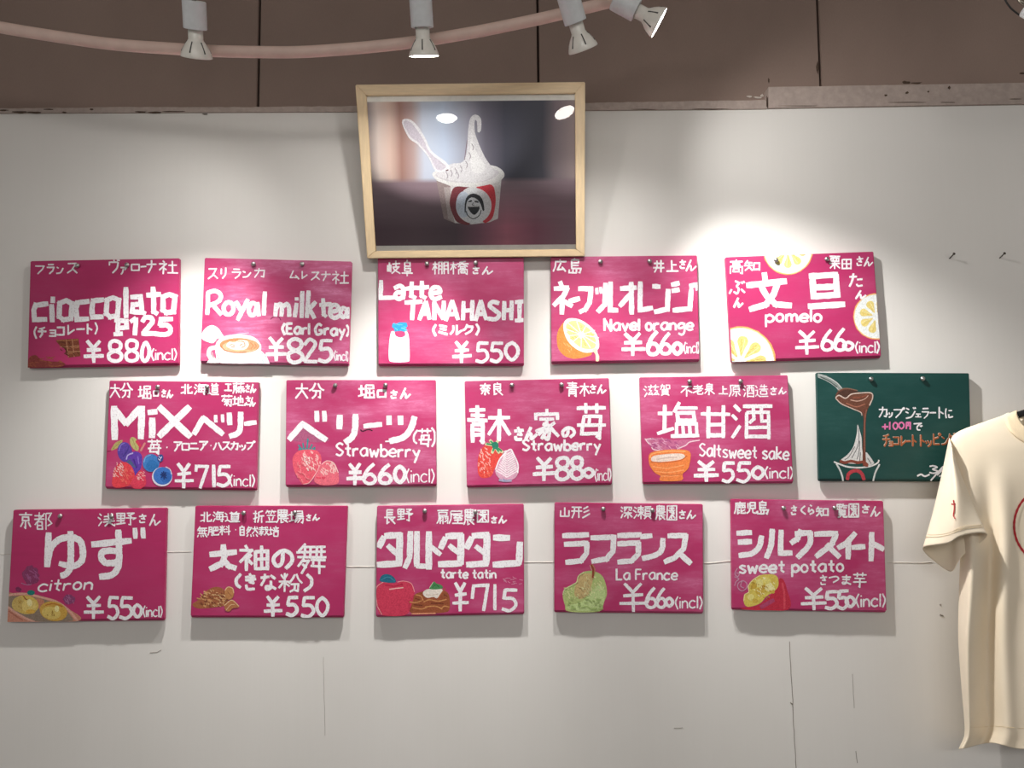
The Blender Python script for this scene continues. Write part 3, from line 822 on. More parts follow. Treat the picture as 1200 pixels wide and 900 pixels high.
class Board:
    """a hanging sign board; crop = the measured 200 x 150 px window, read at six times its size"""
    def __init__(s, crop, quad, label, words, chalk=0.2, green=False, group='hand-lettered magenta menu boards'):
        s.crop = crop
        s.T = -0.0150
        P = [s.w(x, y) for x, y in quad]
        s.quad = [Vector(q) for q in quad]
        cx = sum(P, Vector()) / 4
        root = s.root = empty('menu_board', (cx.x, 0, min(P[2].z, P[3].z)), label, 'sign board', group)
        bm = bmesh.new()
        prism(bm, P, Vector((0, 0.0105, 0)))
        bm.edges.ensure_lookup_table()
        low = [e for e in bm.edges if all(abs(v.co.y - s.T) < 1e-5 for v in e.verts) and all(v.co.z < cx.z for v in e.verts)]
        bmesh.ops.bevel(bm, geom=low, offset=0.0036, segments=3, affect='EDGES')
        bmesh.ops.bevel(bm, geom=[e for e in bm.edges if e.calc_face_angle(0) > 0.9], offset=0.0014, segments=2, affect='EDGES')
        pn = obj('panel', bm, M_GREEN if green else M_MAGENTA, root)
        pn['chalk'] = float(chalk); pn['shift'] = float(crop[0] * 0.013 + crop[1] * 0.0071)
        c = sum(s.quad, Vector((0, 0))) / 4
        s.clip = [c + (q - c) * 0.994 for q in s.quad]
        s.base = 0
    def w(s, x, y, lift=0.0):
        return at(s.crop[0] + x / 6.0, s.crop[1] + y / 6.0, s.T - lift)
    def flat(s, drawing=True):
        f = Flat(lambda x, y, k: s.w(x, y, 0.0001 + (0.000008 * (k % 130) if drawing else 0.000010 * (k % 40 + 6))), s.clip)
        return f
    # ---- lettering
    def strokes(s, w, text, col='W', into=None):
        """traced strokes: 'x,y x,y / ~x,y x,y' """
        f = into or s.flat(False)
        for st in text.split('/'):
            st = st.strip(); ww = w
            if not st: continue
            if st.startswith('@'):
                a, st = st[1:].split(' ', 1); ww = float(a)
            sm = st.startswith('~')
            f.line(col, ww, [tuple(float(v) for v in p.split(',')) for p in st.lstrip('~').split()], sm)
        return f
    def boxes(s, w, items, col='W', into=None):
        """items: (character, x0, y0, x1, y1)"""
        f = into or s.flat(False)
        for ch, x0, y0, x1, y1 in items:
            wk = w * (1.0 if ch in LATIN else 0.84 if len(glyph(ch)) > 8 else 0.92)
            hh = 70.0 if ch in LATIN else 100.0
            g = glyph(ch)
            if not g: continue
            if ch in LATIN:
                xs = [p[0] for _, st in g for p in st]; mn, mx_ = min(xs), max(xs)
                if mx_ - mn < 12: mn, mx_ = mn - 6, mx_ + 6
            else: mn, mx_ = 0, 100
            for sm, st in g:
                q = [(x0 + (x - mn) / (mx_ - mn) * (x1 - x0) + RN.uniform(-.02, .02) * (x1 - x0), y0 + y / hh * (y1 - y0) + RN.uniform(-.015, .015) * (y1 - y0)) for x, y in st]
                f.line(col, wk * RN.uniform(.9, 1.1), q, sm)
        return f
    def run(s, w, text, x0, y0, x1, y1, h, col='W', into=None, slant=0.0):
        """one hand-written line standing on (x0,y0)-(x1,y1), tall letters h high"""
        f = into or s.flat(False)
        adv = []
        for ch in text:
            if ch == ' ': adv.append((0, 26)); continue
            xs = [p[0] for _, st in glyph(ch) for p in st]
            if ch in LATIN: adv.append((min(xs), max(xs) - min(xs) + 14))
            elif ch in 'ァョッェー': adv.append((0, 88))
            else: adv.append((0, 104))
        # Japanese squares are 100 tall, Latin 70
        sx = [a[1] * (1.0 if ch in LATIN else 0.70) for ch, a in zip(text, adv)]
        tot = sum(sx); k = (x1 - x0) / tot; x = 0.0
        for ch, a, sw in zip(text, adv, sx):
            bx = x0 + x * k; by = y0 + (y1 - y0) * (x * k) / (x1 - x0)
            x += sw
            if ch == ' ': continue
            lat = ch in LATIN
            kx = sw * k / a[1]; ky = h / (70.0 if lat else 100.0); b0 = 70.0 if lat else 100.0
            dy = RN.uniform(-.03, .03) * h
            for sm, st in glyph(ch):
                q = [(bx + (px - a[0] + (7 if lat else 0)) * kx + slant * (b0 - py) * ky, by + dy + (py - b0) * ky) for px, py in st]
                f.line(col, w * RN.uniform(.88, 1.12), q, sm)
        return f
    def done(s, f, name, label=None):
        if not f.faces: return
        if name == 'maker_lettering':
            g_, x_ = f.gap()
            if g_ > 45:
                f.build('place_lettering', s.root, lambda x: x < x_)
                return f.build(name, s.root, lambda x: x >= x_)
        o = f.build(name, s.root)
        if label: o['label'] = label
        return o
    def pins(s, *pts):
        for x, y in pts:
            p = s.w(x, y)
            bm = bmesh.new()
            prof = [(0.0, 0.0012), (0.0012, 0.0012), (0.0013, 0.0022), (0.0020, 0.0038), (0.0034, 0.0047), (0.0050, 0.0046), (0.0064, 0.0036), (0.0072, 0.0020), (0.0075, 0.0003)]
            lathe(bm, p, Vector((0, -1, 0)), prof, 20)
            obj('pin', bm, M_PIN, s.root, True)
# ------------------------------------------------------------------ the sign boards
def scribble(f, col, w, x0, y0, x1, y1, n, ang=70, ln=26, seed=1, inside=None):
    r = random.Random(seed)
    for _ in range(n):
        x, y = r.uniform(x0, x1), r.uniform(y0, y1)
        if inside and not inside(x, y): continue
        a = math.radians(ang + r.uniform(-35, 35)); l = ln * r.uniform(.5, 1)
        f.line(col, w, [(x - math.cos(a) * l / 2, y - math.sin(a) * l / 2), (x + r.uniform(-4, 4), y), (x + math.cos(a) * l / 2, y + math.sin(a) * l / 2)])
def in_ell(cx, cy, rx, ry): return lambda x, y: ((x - cx) / rx) ** 2 + ((y - cy) / ry) ** 2 < 1
def citrus(f, cx, cy, r, n, ph, rim='f0ac62', inner='ead582', dark='d6b556'):
    f.ell(rim, cx, cy, r, r, 0, 60, .01); f.ell('f6d9a6', cx, cy, r * .965, r * .965, 0, 60, .01); f.ell('eef2f2', cx, cy, r * .94, r * .94, 0, 60, .01)
    for i in range(n):
        a = ph + 2 * PI * i / n; h = PI / n * 0.74
        pt = lambda rr, aa: (cx + r * rr * math.cos(aa), cy + r * rr * math.sin(aa))
        f.poly(inner, [pt(.16, a), pt(.40, a - h * .8), pt(.60, a - h), pt(.71, a - h * .55), pt(.73, a), pt(.71, a + h * .55), pt(.60, a + h), pt(.40, a + h * .8)])
        for t in (.36, .5, .6):
            f.line(dark, r * .018, [pt(t - .06, a - h * .4), pt(t + .05, a - h * .15)]); f.line('f5edc0', r * .016, [pt(t - .08, a + h * .35), pt(t + .06, a + h * .3)])
    scribble(f, 'd4dcdc', 4, cx - r * .9, cy - r * .9, cx + r * .9, cy + r * .9, 60, 40, 10, int(cx), lambda x, y: .76 < math.hypot(x - cx, y - cy) / r < .91)

# 1 cioccolato
B = Board((20, 290), [(92, 95), (1138, 75), (1134, 828), (72, 848)], 'magenta menu board with a brown chocolate bar drawing, leftmost of the top row', '', 0.08)
f = B.flat()
f.poly('8a3a36', [(74, 850), (84, 778), (130, 756), (165, 786), (230, 800), (320, 806), (322, 836), (74, 850)]); scribble(f, 'a4583e', 5, 85, 770, 310, 840, 26, 10, 34, 3)
B.done(f, 'cocoa_powder_drawing'); f = B.flat()
f.poly('7d4028', [(272, 656), (290, 648), (432, 640), (438, 690), (447, 764), (400, 770), (360, 776), (348, 745), (335, 712), (300, 690)], False)
for p in ([(345, 648), (352, 700), (362, 772)], [(388, 645), (394, 700), (402, 768)], [(300, 700), (436, 692)], [(345, 735), (444, 730)]): f.line('c08a66', 5, p)
for p in ([(280, 656), (340, 652)], [(352, 655), (384, 650)], [(396, 652), (428, 648)], [(355, 708), (388, 704)], [(402, 706), (434, 702)], [(366, 745), (392, 742)]): f.line('a86a48', 8, p)
scribble(f, '5e2c1c', 6, 300, 660, 440, 760, 16, 30, 24, 4)
B.done(f, 'chocolate_drawing')
f = B.strokes(37, "213,395 135,405 / 133,395 118,440 122,508 205,505 / 252,352 251,384 / 243,405 247,520 / 345,372 300,392 296,485 325,508 378,500 388,395 345,372 / 503,378 425,388 / 425,380 414,430 420,508 500,502 / 605,368 535,374 / 535,366 525,430 530,490 602,488 / 675,352 632,370 628,465 655,488 706,478 716,370 675,352 / 765,285 766,490 / 802,350 868,345 878,455 900,465 / 872,398 815,402 808,450 876,458 / 956,282 962,450 985,465 / 915,335 1005,328 / 1070,330 1026,348 1026,440 1050,458 1100,452 1112,345 1070,330 ")
f = B.strokes(34, "712,512 706,605 / 690,512 768,518 772,562 712,566 / 684,610 738,606 / 838,498 828,612 / 800,520 832,498 / ~882,520 900,494 940,494 952,520 930,552 890,600 / 880,606 975,603 / 1090,503 1012,505 1004,545 / ~1004,548 1050,545 1078,570 1070,602 1030,612 965,606", into=f)
B.done(f, 'title_lettering')
f = B.boxes(27, [('Y', 474, 655, 605, 808), ('8', 645, 658, 735, 800), ('8', 765, 652, 850, 800)]); B.strokes(27, "~905,668 882,710 878,770 896,798 918,780 930,720 905,668", into=f); B.run(11, '(incl)', 938, 788, 1128, 790, 78, into=f); B.done(f, 'price_lettering')
f = B.boxes(12, [('フ', 122, 118, 200, 190), ('ラ', 205, 112, 268, 188), ('ン', 272, 128, 330, 188), ('ス', 345, 100, 430, 185), ('ヴ', 640, 82, 722, 180), ('ァ', 712, 108, 775, 190), ('ロ', 795, 108, 868, 168), ('ー', 865, 105, 912, 165), ('ナ', 905, 88, 985, 180), ('社', 995, 90, 1130, 188)]); B.done(f, 'maker_lettering')
f = B.run(13, '(チョコレート)', 115, 632, 570, 604, 76); B.done(f, 'caption_lettering')
B.pins((432, 130), (780, 126))

# 2 royal milk tea
B = Board((225, 290), [(88, 72), (1122, 98), (1100, 834), (56, 814)], 'magenta menu board with a white cup of milk tea drawing', '', 0.85)
f = B.flat()
f.poly('f2f0ee', [(66, 615), (92, 570), (138, 546), (182, 565), (215, 612), (228, 636), (180, 640), (150, 672), (110, 665), (72, 645)])
scribble(f, 'cfcfcd', 5, 80, 570, 200, 650, 16, 50, 26, 2, in_ell(140, 610, 60, 45)); f.ell('eadfce', 152, 588, 24, 20)
f.poly('f0f2f3', [(455, 735), (490, 728), (525, 765), (548, 818), (420, 815)], False); scribble(f, 'c6d2d6', 5, 450, 745, 520, 805, 12, 55, 40, 3)
f.poly('f0eeec', [(105, 808), (125, 785), (170, 800), (190, 812), (105, 812)])
f.line('f2f0ee', 30, [(185, 700), (130, 712), (118, 750), (140, 785), (178, 800)])
f.poly('f5f3f1', [(163, 700), (185, 650), (240, 620), (340, 610), (430, 628), (478, 672), (486, 715), (460, 770), (440, 812), (200, 812), (170, 760)])
f.line('b9b4b2', 6, [(140, 735), (150, 765), (185, 795)]); f.line('aaa', 5, [(172, 745), (192, 790)]) if False else f.line('a8a4a2', 5, [(172, 745), (192, 790)])
f.ell('d08a5c', 334, 690, 140, 53, 2); f.ell('eab48c', 336, 700, 122, 42, 2); f.ell('e0a074', 400, 686, 70, 36, 4); f.line('b8734c', 7, [(200, 690), (230, 722), (300, 738), (380, 736)])
f.poly('f6e6d6', [(240, 690), (262, 662), (300, 668), (330, 650), (385, 655), (400, 682), (382, 712), (330, 722), (270, 712)])
for p in ([(265, 690), (280, 682), (300, 690)], [(275, 700), (300, 700)], [(320, 660), (360, 662), (372, 690), (350, 704)], [(335, 690), (352, 680)]): f.line('b98a70', 6, p)
for p in ([(410, 670), (430, 690), (415, 712)], [(440, 676), (452, 694), (436, 712)], [(300, 648), (350, 640)]): f.line('c98556', 6, p)
for p in ([(290, 745), (360, 752), (430, 742)], [(230, 770), (300, 785)], [(330, 775), (420, 765)], [(290, 798), (380, 800)]): f.line('d8d6d6', 6, p)
f.line('d2d0d0', 7, [(290, 635), (340, 628), (400, 640)])
f.line('f4c8da', 5, [(235, 625), (300, 612), (400, 600)])
B.done(f, 'milk_tea_drawing')
f = B.strokes(31, "113,318 108,468 / ~110,318 160,306 200,330 190,375 125,408 / 150,408 205,470 / ~252,385 224,415 232,460 265,470 290,440 285,400 252,385 / 310,382 345,445 / 392,368 322,508 / ~455,402 420,392 400,430 408,470 440,468 460,400 / 460,390 470,478 / 512,315 505,472 / 592,395 585,480 / ~590,430 618,398 632,420 628,480 / ~632,425 665,397 682,425 684,482 / 735,395 722,485 / 736,356 736,368 / 776,312 770,490 / 820,308 808,490 / 868,385 825,432 / 825,430 860,495 / 922,362 926,470 942,485 / 900,404 976,398 / ~970,455 1030,438 1012,405 978,415 972,470 1000,495 1038,480 / ~1090,440 1060,426 1044,458 1058,490 1082,478 1092,440 / 1094,425 1098,496")
B.done(f, 'title_lettering')
f = B.boxes(27, [('Y', 522, 632, 662, 795), ('8', 675, 645, 775, 808), ('2', 790, 645, 878, 806), ('5', 892, 650, 985, 802)]); B.run(9, '(incl)', 996, 792, 1106, 798, 66, into=f); B.done(f, 'price_lettering')
f = B.boxes(11, [('ス', 105, 138, 188, 225), ('リ', 190, 136, 252, 220), ('ラ', 275, 146, 350, 220), ('ン', 350, 158, 420, 215), ('カ', 432, 142, 520, 214), ('ム', 680, 160, 755, 225), ('レ', 762, 163, 815, 222), ('ス', 830, 165, 905, 232), ('ナ', 905, 165, 978, 235), ('社', 980, 165, 1105, 260)]); B.done(f, 'maker_lettering')
f = B.run(19, '(Earl Gray)', 628, 606, 1112, 622, 74); B.done(f, 'caption_lettering')
f = B.strokes(6, "~552,505 575,488 610,490 625,512", '7c2048'); B.done(f, 'wood_knot')
B.pins((437, 120), (778, 120))

# 3 latte
B = Board((430, 290), [(76, 70), (1103, 70), (1104, 832), (80, 834)], 'magenta menu board with a blue-capped milk bottle drawing, below the picture frame', '', 0.38)
f = B.flat()
f.poly('2b98d6', [(178, 538), (195, 528), (200, 538), (230, 526), (280, 528), (286, 555), (275, 566), (282, 585), (265, 594), (240, 586), (195, 592), (190, 570), (176, 560)], False)
scribble(f, '66bce8', 5, 190, 535, 275, 580, 10, 20, 26, 2)
f.poly('f4f4f6', [(172, 590), (160, 640), (153, 720), (155, 785), (175, 805), (285, 804), (300, 780), (298, 680), (292, 615), (280, 588), (266, 592), (270, 618), (235, 634), (200, 618), (194, 592)])
for i in range(9): f.line('cdd3dc', 4, [(180 + i * 13, 640 + (i % 3) * 12), (178 + i * 13, 700), (184 + i * 12, 770 + (i % 2) * 18)])
scribble(f, 'e2e6ea', 6, 165, 650, 285, 795, 24, 80, 36, 5)
B.done(f, 'milk_bottle_drawing')
f = B.strokes(32, "100,235 96,355 185,352 / ~195,285 235,270 258,300 252,360 / ~252,315 210,318 198,345 225,362 255,345 / 315,245 312,340 340,355 / 275,290 355,282 / 386,240 386,340 412,355 / 352,285 432,278 / ~455,322 515,312 500,282 462,286 448,330 475,362 522,348")
f = B.strokes(31, "270,387 385,380 / 324,385 318,505 / 415,382 368,505 / 415,382 440,502 / 385,466 435,462 / 474,505 474,385 / 474,390 535,500 / 538,502 540,380 / 600,375 555,512 / 600,375 640,505 / 578,470 625,466 / 680,382 675,506 / 742,375 738,510 / 678,445 740,440 / 800,375 765,512 / 800,375 838,505 / 782,470 825,466 / ~925,392 885,382 862,408 895,438 930,470 905,503 850,500 / 966,382 962,506 / 1018,378 1015,506 / 965,445 1015,440 / 1074,380 1072,510 / 1045,385 1098,380 / 1045,514 1100,510", into=f)
B.done(f, 'title_lettering')
f = B.boxes(25, [('Y', 605, 660, 732, 806), ('5', 768, 668, 852, 805), ('5', 868, 668, 952, 802), ('0', 975, 668, 1062, 790)]); B.done(f, 'price_lettering')
f = B.boxes(12, [('岐', 140, 90, 235, 185), ('阜', 242, 90, 325, 200), ('棚', 460, 95, 580, 190), ('橋', 585, 95, 715, 190), ('さ', 735, 132, 798, 186), ('ん', 805, 132, 890, 188)]); B.done(f, 'maker_lettering')
f = B.run(17, '(ミルク)', 458, 614, 795, 612, 72); B.done(f, 'caption_lettering')
B.pins((423, 118), (765, 112))

# 4 navel orange
B = Board((635, 290), [(62, 65), (1092, 55), (1110, 802), (68, 818)], 'magenta menu board with a halved navel orange drawing dripping juice', '', 0.42)
f = B.flat()
f.poly('f08f44', [(128, 560), (106, 620), (112, 700), (150, 755), (215, 782), (300, 772), (355, 735), (300, 600), (180, 520)])
scribble(f, 'f7b070', 6, 118, 580, 300, 765, 20, 60, 30, 3, in_ell(215, 680, 90, 85))
f.poly('f7f3ea', [(150, 560), (165, 512), (205, 497), (270, 508), (335, 550), (382, 605), (402, 665), (398, 712), (360, 735), (295, 738), (222, 700), (172, 640)])
f.poly('ecdf92', [(170, 565), (185, 528), (222, 515), (275, 528), (330, 570), (366, 618), (380, 670), (372, 705), (330, 715), (270, 700), (212, 650)])
for i in range(11):
    a = 2 * PI * i / 11 + .2
    ex, ey = 278 + 122 * math.cos(a) * .98 - 30 * math.sin(a), 615 + 78 * math.sin(a) + 52 * math.cos(a)
    f.line('f8f4e6', 6, [(278, 612), (ex, ey)])
    a += .28
    for t in (.45, .65, .8):
        x, y = 278 + t * (118 * math.cos(a) - 28 * math.sin(a)), 615 + t * (72 * math.sin(a) + 48 * math.cos(a))
        f.line('d2bb62' if (i + int(t * 10)) % 2 else 'c9c98a', 6, [(x - 7, y - 5), (x + 7, y + 6)])
f.ell('fbf8f0', 278, 612, 24, 26, 0, 10, .3)
f.poly('f6dcb8', [(352, 722), (385, 708), (392, 740), (403, 765), (400, 798), (380, 800), (376, 750)])
f.line('fbf0de', 5, [(388, 720), (390, 760), (394, 790)])
B.done(f, 'orange_drawing')
f = B.strokes(36, "128,243 140,275 / 90,290 185,283 / 180,285 150,345 85,405 / 145,345 140,465 / 160,380 210,410 / 195,376 262,360 / 262,290 345,290 335,395 / 338,380 305,435 268,452 / @24 385,288 388,325 / @24 412,282 417,320 / 447,255 442,400 395,450 / 482,247 480,440 530,440 / 556,290 660,282 / 628,248 632,465 / 625,325 550,410 / 692,245 690,440 775,425 / 782,273 828,275 / 888,298 882,435 795,452 / 915,262 962,252 / 918,305 962,297 / 1050,298 1040,432 925,442 / 1042,270 1100,262 / @18 1052,262 1056,290 / @18 1085,258 1090,300")
B.done(f, 'title_lettering')
f = B.boxes(27, [('Y', 562, 602, 722, 760), ('6', 745, 592, 820, 752), ('6', 835, 605, 905, 748), ('0', 922, 672, 984, 748)]); B.run(9, '(incl)', 996, 742, 1112, 742, 76, into=f); B.done(f, 'price_lettering')
f = B.boxes(13, [('広', 80, 84, 175, 170), ('島', 187, 75, 280, 180), ('井', 780, 85, 865, 175), ('上', 872, 85, 965, 175), ('さ', 960, 85, 1020, 150), ('ん', 1008, 85, 1088, 165)]); B.done(f, 'maker_lettering')
f = B.run(17, 'Navel orange', 432, 582, 1070, 580, 78); B.done(f, 'caption_lettering')
B.pins((410, 103), (755, 100))

# 5 pomelo
B = Board((840, 285), [(62, 98), (1103, 58), (1158, 806), (104, 838)], 'magenta menu board with three yellow pomelo slices drawn at its edges', '', 0.12)
f = B.flat()
citrus(f, 500, 45, 177, 9, PI / 2); B.done(f, 'pomelo_slice_drawing')
f = B.flat(); citrus(f, 165, 835, 250, 9, -PI / 2 + .12); B.done(f, 'pomelo_slice_drawing')
f = B.flat(); citrus(f, 1122, 515, 163, 8, 0.3); B.done(f, 'pomelo_slice_drawing')
f = B.strokes(44, "335,213 340,255 / 215,296 485,268 / 312,300 350,370 415,430 520,438 / 428,285 400,360 345,430 235,465 / 672,225 680,385 / 655,232 845,222 / 838,225 845,370 / 690,312 835,305 / 675,375 862,362 / 648,444 895,430"); B.done(f, 'title_lettering')
f = B.boxes(25, [('Y', 558, 615, 715, 780), ('6', 740, 612, 815, 752), ('6', 830, 602, 905, 752), ('0', 892, 695, 958, 750)]); B.run(11, '(incl)', 970, 768, 1148, 770, 78, into=f); B.done(f, 'price_lettering')
f = B.boxes(12, [('高', 82, 115, 190, 215), ('知', 192, 118, 310, 195), ('栗', 790, 85, 870, 182), ('田', 868, 102, 958, 188), ('さ', 975, 92, 1035, 160), ('ん', 1032, 95, 1100, 162)]); B.done(f, 'maker_lettering')
f = B.boxes(15, [('ぶ', 85, 262, 200, 362), ('ん', 115, 382, 188, 450)]); B.done(f, 'reading_lettering'); f = B.boxes(15, [('た', 925, 210, 1030, 305), ('ん', 972, 330, 1050, 390)]); B.done(f, 'reading_lettering'); f = B.run(17, 'pomelo', 335, 552, 745, 550, 82); B.done(f, 'caption_lettering')
B.pins((412, 122), (768, 115))

# 6 mixed berries
B = Board((110, 435), [(108, 66), (1158, 78), (1140, 840), (76, 828)], 'magenta menu board with blueberries and raspberries drawn in its corner', '', 0.20)
f = B.flat()
f.poly('b3a768', [(120, 556), (150, 505), (195, 484), (202, 492), (180, 528), (150, 548)]); f.line('8f8448', 4, [(135, 545), (190, 494)])
f.ell('5a3f9e', 218, 568, 52, 70, -8); f.line('8c78c8', 7, [(176, 560), (190, 520), (215, 505)]); f.line('46308a', 10, [(205, 600), (235, 560), (245, 530)])
f.poly('b9b070', [(254, 478), (272, 462), (300, 480), (316, 530), (310, 560), (282, 550), (258, 515)]); f.line('8f8a48', 4, [(270, 475), (300, 550)])
f.line('cf8880', 14, [(330, 560), (345, 530), (360, 505)]); f.line('d63a58', 20, [(300, 490), (328, 530)])
f.poly('6038a6', [(222, 615), (250, 576), (300, 565), (336, 590), (338, 650), (322, 700), (290, 735), (272, 690), (245, 655)])
f.line('b6a8dc', 9, [(228, 620), (240, 590), (275, 575)]); f.line('8a6cc8', 8, [(310, 600), (316, 650)]); f.line('48288c', 10, [(280, 620), (300, 680)])
for i in range(5): f.line('3f7468', 7, [(232 + i * 11, 640 + i * 8), (256 + i * 9, 622 + i * 12)])
f.poly('e8424e', [(128, 795), (132, 740), (150, 680), (185, 645), (215, 640), (262, 665), (288, 730), (268, 790), (210, 815), (150, 818)])
scribble(f, 'f0bcb8', 6, 130, 645, 215, 740, 44, 50, 20, 6, in_ell(172, 700, 42, 62)); scribble(f, 'f06a62', 9, 190, 690, 270, 800, 16, 40, 30, 7)
f.poly('df3c58', [(258, 795), (288, 738), (325, 695), (352, 715), (368, 790), (330, 825), (280, 822)])
scribble(f, 'f0b4b4', 5, 305, 695, 358, 775, 22, 40, 18, 8, in_ell(332, 735, 26, 42))
f.ell('3c7cc2', 402, 645, 59, 63); f.ell('2a70b4', 410, 665, 42, 40); f.line('7fa8d8', 7, [(352, 640), (365, 605), (400, 588)])
f.ell('33488f', 467, 612, 22, 28, 20); 
for p in ([(455, 600), (475, 610)], [(462, 628), (478, 600)], [(452, 615), (470, 632)]): f.line('d8dcec', 4, p)
f.ell('e2dcec', 480, 742, 72, 68); f.ell('3c74c6', 484, 736, 66, 62); f.ell('2c64b4', 505, 745, 38, 40)
f.line('dfe4f0', 6, [(505, 672), (535, 690), (548, 725)])
for p in ([(468, 728), (512, 732)], [(490, 705), (494, 760)], [(474, 748), (508, 712)], [(476, 712), (510, 752)]): f.line('16306e', 10, p)
B.done(f, 'berries_drawing')
f = B.strokes(48, "142,252 146,475 / 152,272 225,368 / 228,372 320,260 / 338,252 330,470 / @42 385,290 440,285 / 412,335 408,462 / 462,252 675,458 / 668,252 462,455")
f = B.strokes(40, "705,440 768,328 / 765,325 905,442 / @26 856,312 858,356 / @24 904,308 907,356 / 952,298 956,372 / ~1032,292 1030,390 1012,435 958,458 / @34 1062,370 1138,360", into=f); B.done(f, 'title_lettering')
f = B.boxes(25, [('Y', 572, 648, 698, 818), ('7', 716, 660, 800, 818), ('1', 820, 662, 866, 812), ('5', 866, 668, 958, 806)]); B.run(10, '(incl)', 950, 806, 1136, 810, 80, into=f); B.done(f, 'price_lettering')
f = B.boxes(12, [('大', 108, 84, 188, 186), ('分', 182, 78, 275, 188), ('堀', 310, 95, 405, 195), ('口', 410, 125, 462, 182), ('さ', 470, 128, 515, 182), ('ん', 510, 130, 558, 188), ('北', 612, 86, 695, 162), ('海', 705, 84, 795, 166), ('道', 795, 84, 878, 168), ('工', 915, 82, 975, 145), ('藤', 975, 78, 1062, 158), ('さ', 1062, 92, 1102, 148), ('ん', 1098, 88, 1142, 152), ('菊', 895, 165, 975, 248), ('地', 975, 168, 1065, 245), ('さ', 1062, 172, 1108, 240), ('ん', 1095, 180, 1138, 248)]); B.done(f, 'maker_lettering')
f = B.boxes(13, [('苺', 375, 478, 478, 582), ('・', 482, 505, 545, 565), ('ア', 555, 490, 622, 562), ('ロ', 610, 498, 680, 560), ('ニ', 668, 492, 738, 556), ('ア', 735, 488, 806, 556), ('・', 800, 495, 845, 550), ('ハ', 838, 490, 900, 556), ('ス', 898, 490, 965, 556), ('カ', 958, 492, 1020, 556), ('ッ', 1015, 495, 1070, 556), ('プ', 1066, 490, 1134, 556)]); B.done(f, 'caption_lettering')
f = B.strokes(6, "76,566 118,562", '8c1444'); B.done(f, 'wood_crack')
B.pins((455, 112), (802, 114))

# 7 strawberry, Oita
B = Board((325, 435), [(62, 62), (1113, 62), (1118, 810), (56, 816)], 'magenta menu board with two whole pink strawberries drawn under teal leaves', '', 0.55)
f = B.flat()
f.poly('b05a80', [(95, 480), (180, 400), (330, 450), (360, 490), (250, 500)])
for i, (x, y) in enumerate([(150, 520), (180, 505), (215, 475), (245, 515), (265, 535)]): f.line('3a8f96', 11, [(200 + (x - 200) * .5, 560), (x, y)], False)
f.line('3a8f96', 14, [(150, 548), (265, 552)])
f.poly('ea5c70', [(108, 650), (112, 600), (150, 560), (205, 550), (270, 555), (305, 590), (308, 650), (278, 705), (235, 770), (185, 798), (155, 765), (122, 710)])
scribble(f, 'f6b8b8', 7, 150, 565, 305, 720, 60, 55, 24, 3, in_ell(225, 635, 78, 72)); scribble(f, 'fbe2dc', 6, 190, 600, 260, 700, 22, 55, 18, 4); scribble(f, 'f0808c', 8, 120, 600, 240, 780, 26, 60, 26, 5, in_ell(185, 690, 60, 85))
f.line('f6b0b4', 6, [(300, 660), (270, 720), (225, 782), (185, 795)])
f.poly('ee6e80', [(258, 765), (285, 700), (312, 650), (350, 628), (398, 645), (428, 710), (428, 785), (360, 802), (290, 796)])
scribble(f, 'f8c2c0', 7, 300, 640, 420, 730, 46, 50, 24, 6, in_ell(360, 690, 58, 52)); f.line('f9c8c8', 6, [(312, 655), (350, 630), (398, 648), (428, 712)]); scribble(f, 'e64a64', 10, 280, 745, 410, 790, 14, 10, 34, 7)
B.done(f, 'strawberries_drawing')
f = B.strokes(44, "85,478 178,368 / 172,368 340,482 / @36 276,285 280,350 / @36 330,285 333,348 / @46 438,315 436,400 / ~550,308 546,410 525,465 480,498 / @36 612,386 730,374 / @46 785,320 786,370 / @44 865,320 866,370 / ~965,325 935,410 885,465 795,492 / @10 790,492 760,494"); B.done(f, 'title_lettering')
f = B.boxes(27, [('Y', 492, 648, 602, 798), ('6', 608, 655, 690, 790), ('6', 718, 655, 798, 788), ('0', 825, 668, 898, 782)]); B.run(10, '(incl)', 900, 780, 1110, 780, 92, into=f); B.done(f, 'price_lettering')
f = B.boxes(15, [('大', 122, 82, 222, 192), ('分', 225, 80, 330, 192), ('堀', 570, 90, 688, 190), ('口', 690, 118, 775, 192), ('さ', 790, 132, 852, 192), ('ん', 862, 115, 940, 192)]); B.done(f, 'maker_lettering')
f = B.run(15, 'Strawberry', 405, 592, 1008, 608, 86); B.boxes(14, [('苺', 988, 402, 1086, 530)], into=f); B.strokes(14, "~985,415 962,450 962,490 980,508 / ~1085,398 1105,430 1106,490 1088,530", into=f); B.done(f, 'caption_lettering')
f = B.strokes(9, "~585,412 600,422 640,410 668,418", '4a0e2c'); B.done(f, 'wood_crack')
B.pins((410, 102), (762, 100))

# 8 Aoki's strawberry
B = Board((535, 435), [(56, 70), (1072, 48), (1094, 800), (72, 820)], 'magenta menu board with one red strawberry and one white strawberry drawn', '', 0.45)
f = B.flat()
f.poly('e4483e', [(148, 650), (160, 575), (195, 525), (235, 515), (290, 560), (322, 580), (290, 640), (262, 700), (240, 742), (180, 750), (152, 720)])
scribble(f, 'f4b4ac', 6, 150, 540, 250, 720, 60, 60, 20, 3, in_ell(195, 630, 45, 95)); scribble(f, 'f06a58', 8, 190, 650, 290, 740, 20, 50, 26, 4, in_ell(225, 690, 45, 55))
for p in ([(268, 520), (205, 512)], [(268, 520), (235, 485)], [(268, 522), (290, 490)], [(268, 525), (325, 570)], [(268, 525), (300, 575)], [(268, 525), (250, 575)]): f.line('d8d4a8', 20, p); 
for p in ([(268, 520), (212, 510)], [(268, 520), (240, 492)], [(268, 525), (318, 562)], [(268, 525), (296, 565)], [(268, 525), (256, 562)]): f.line('2f8f5e', 13, p)
f.ell('1f7a62', 272, 522, 24, 26)
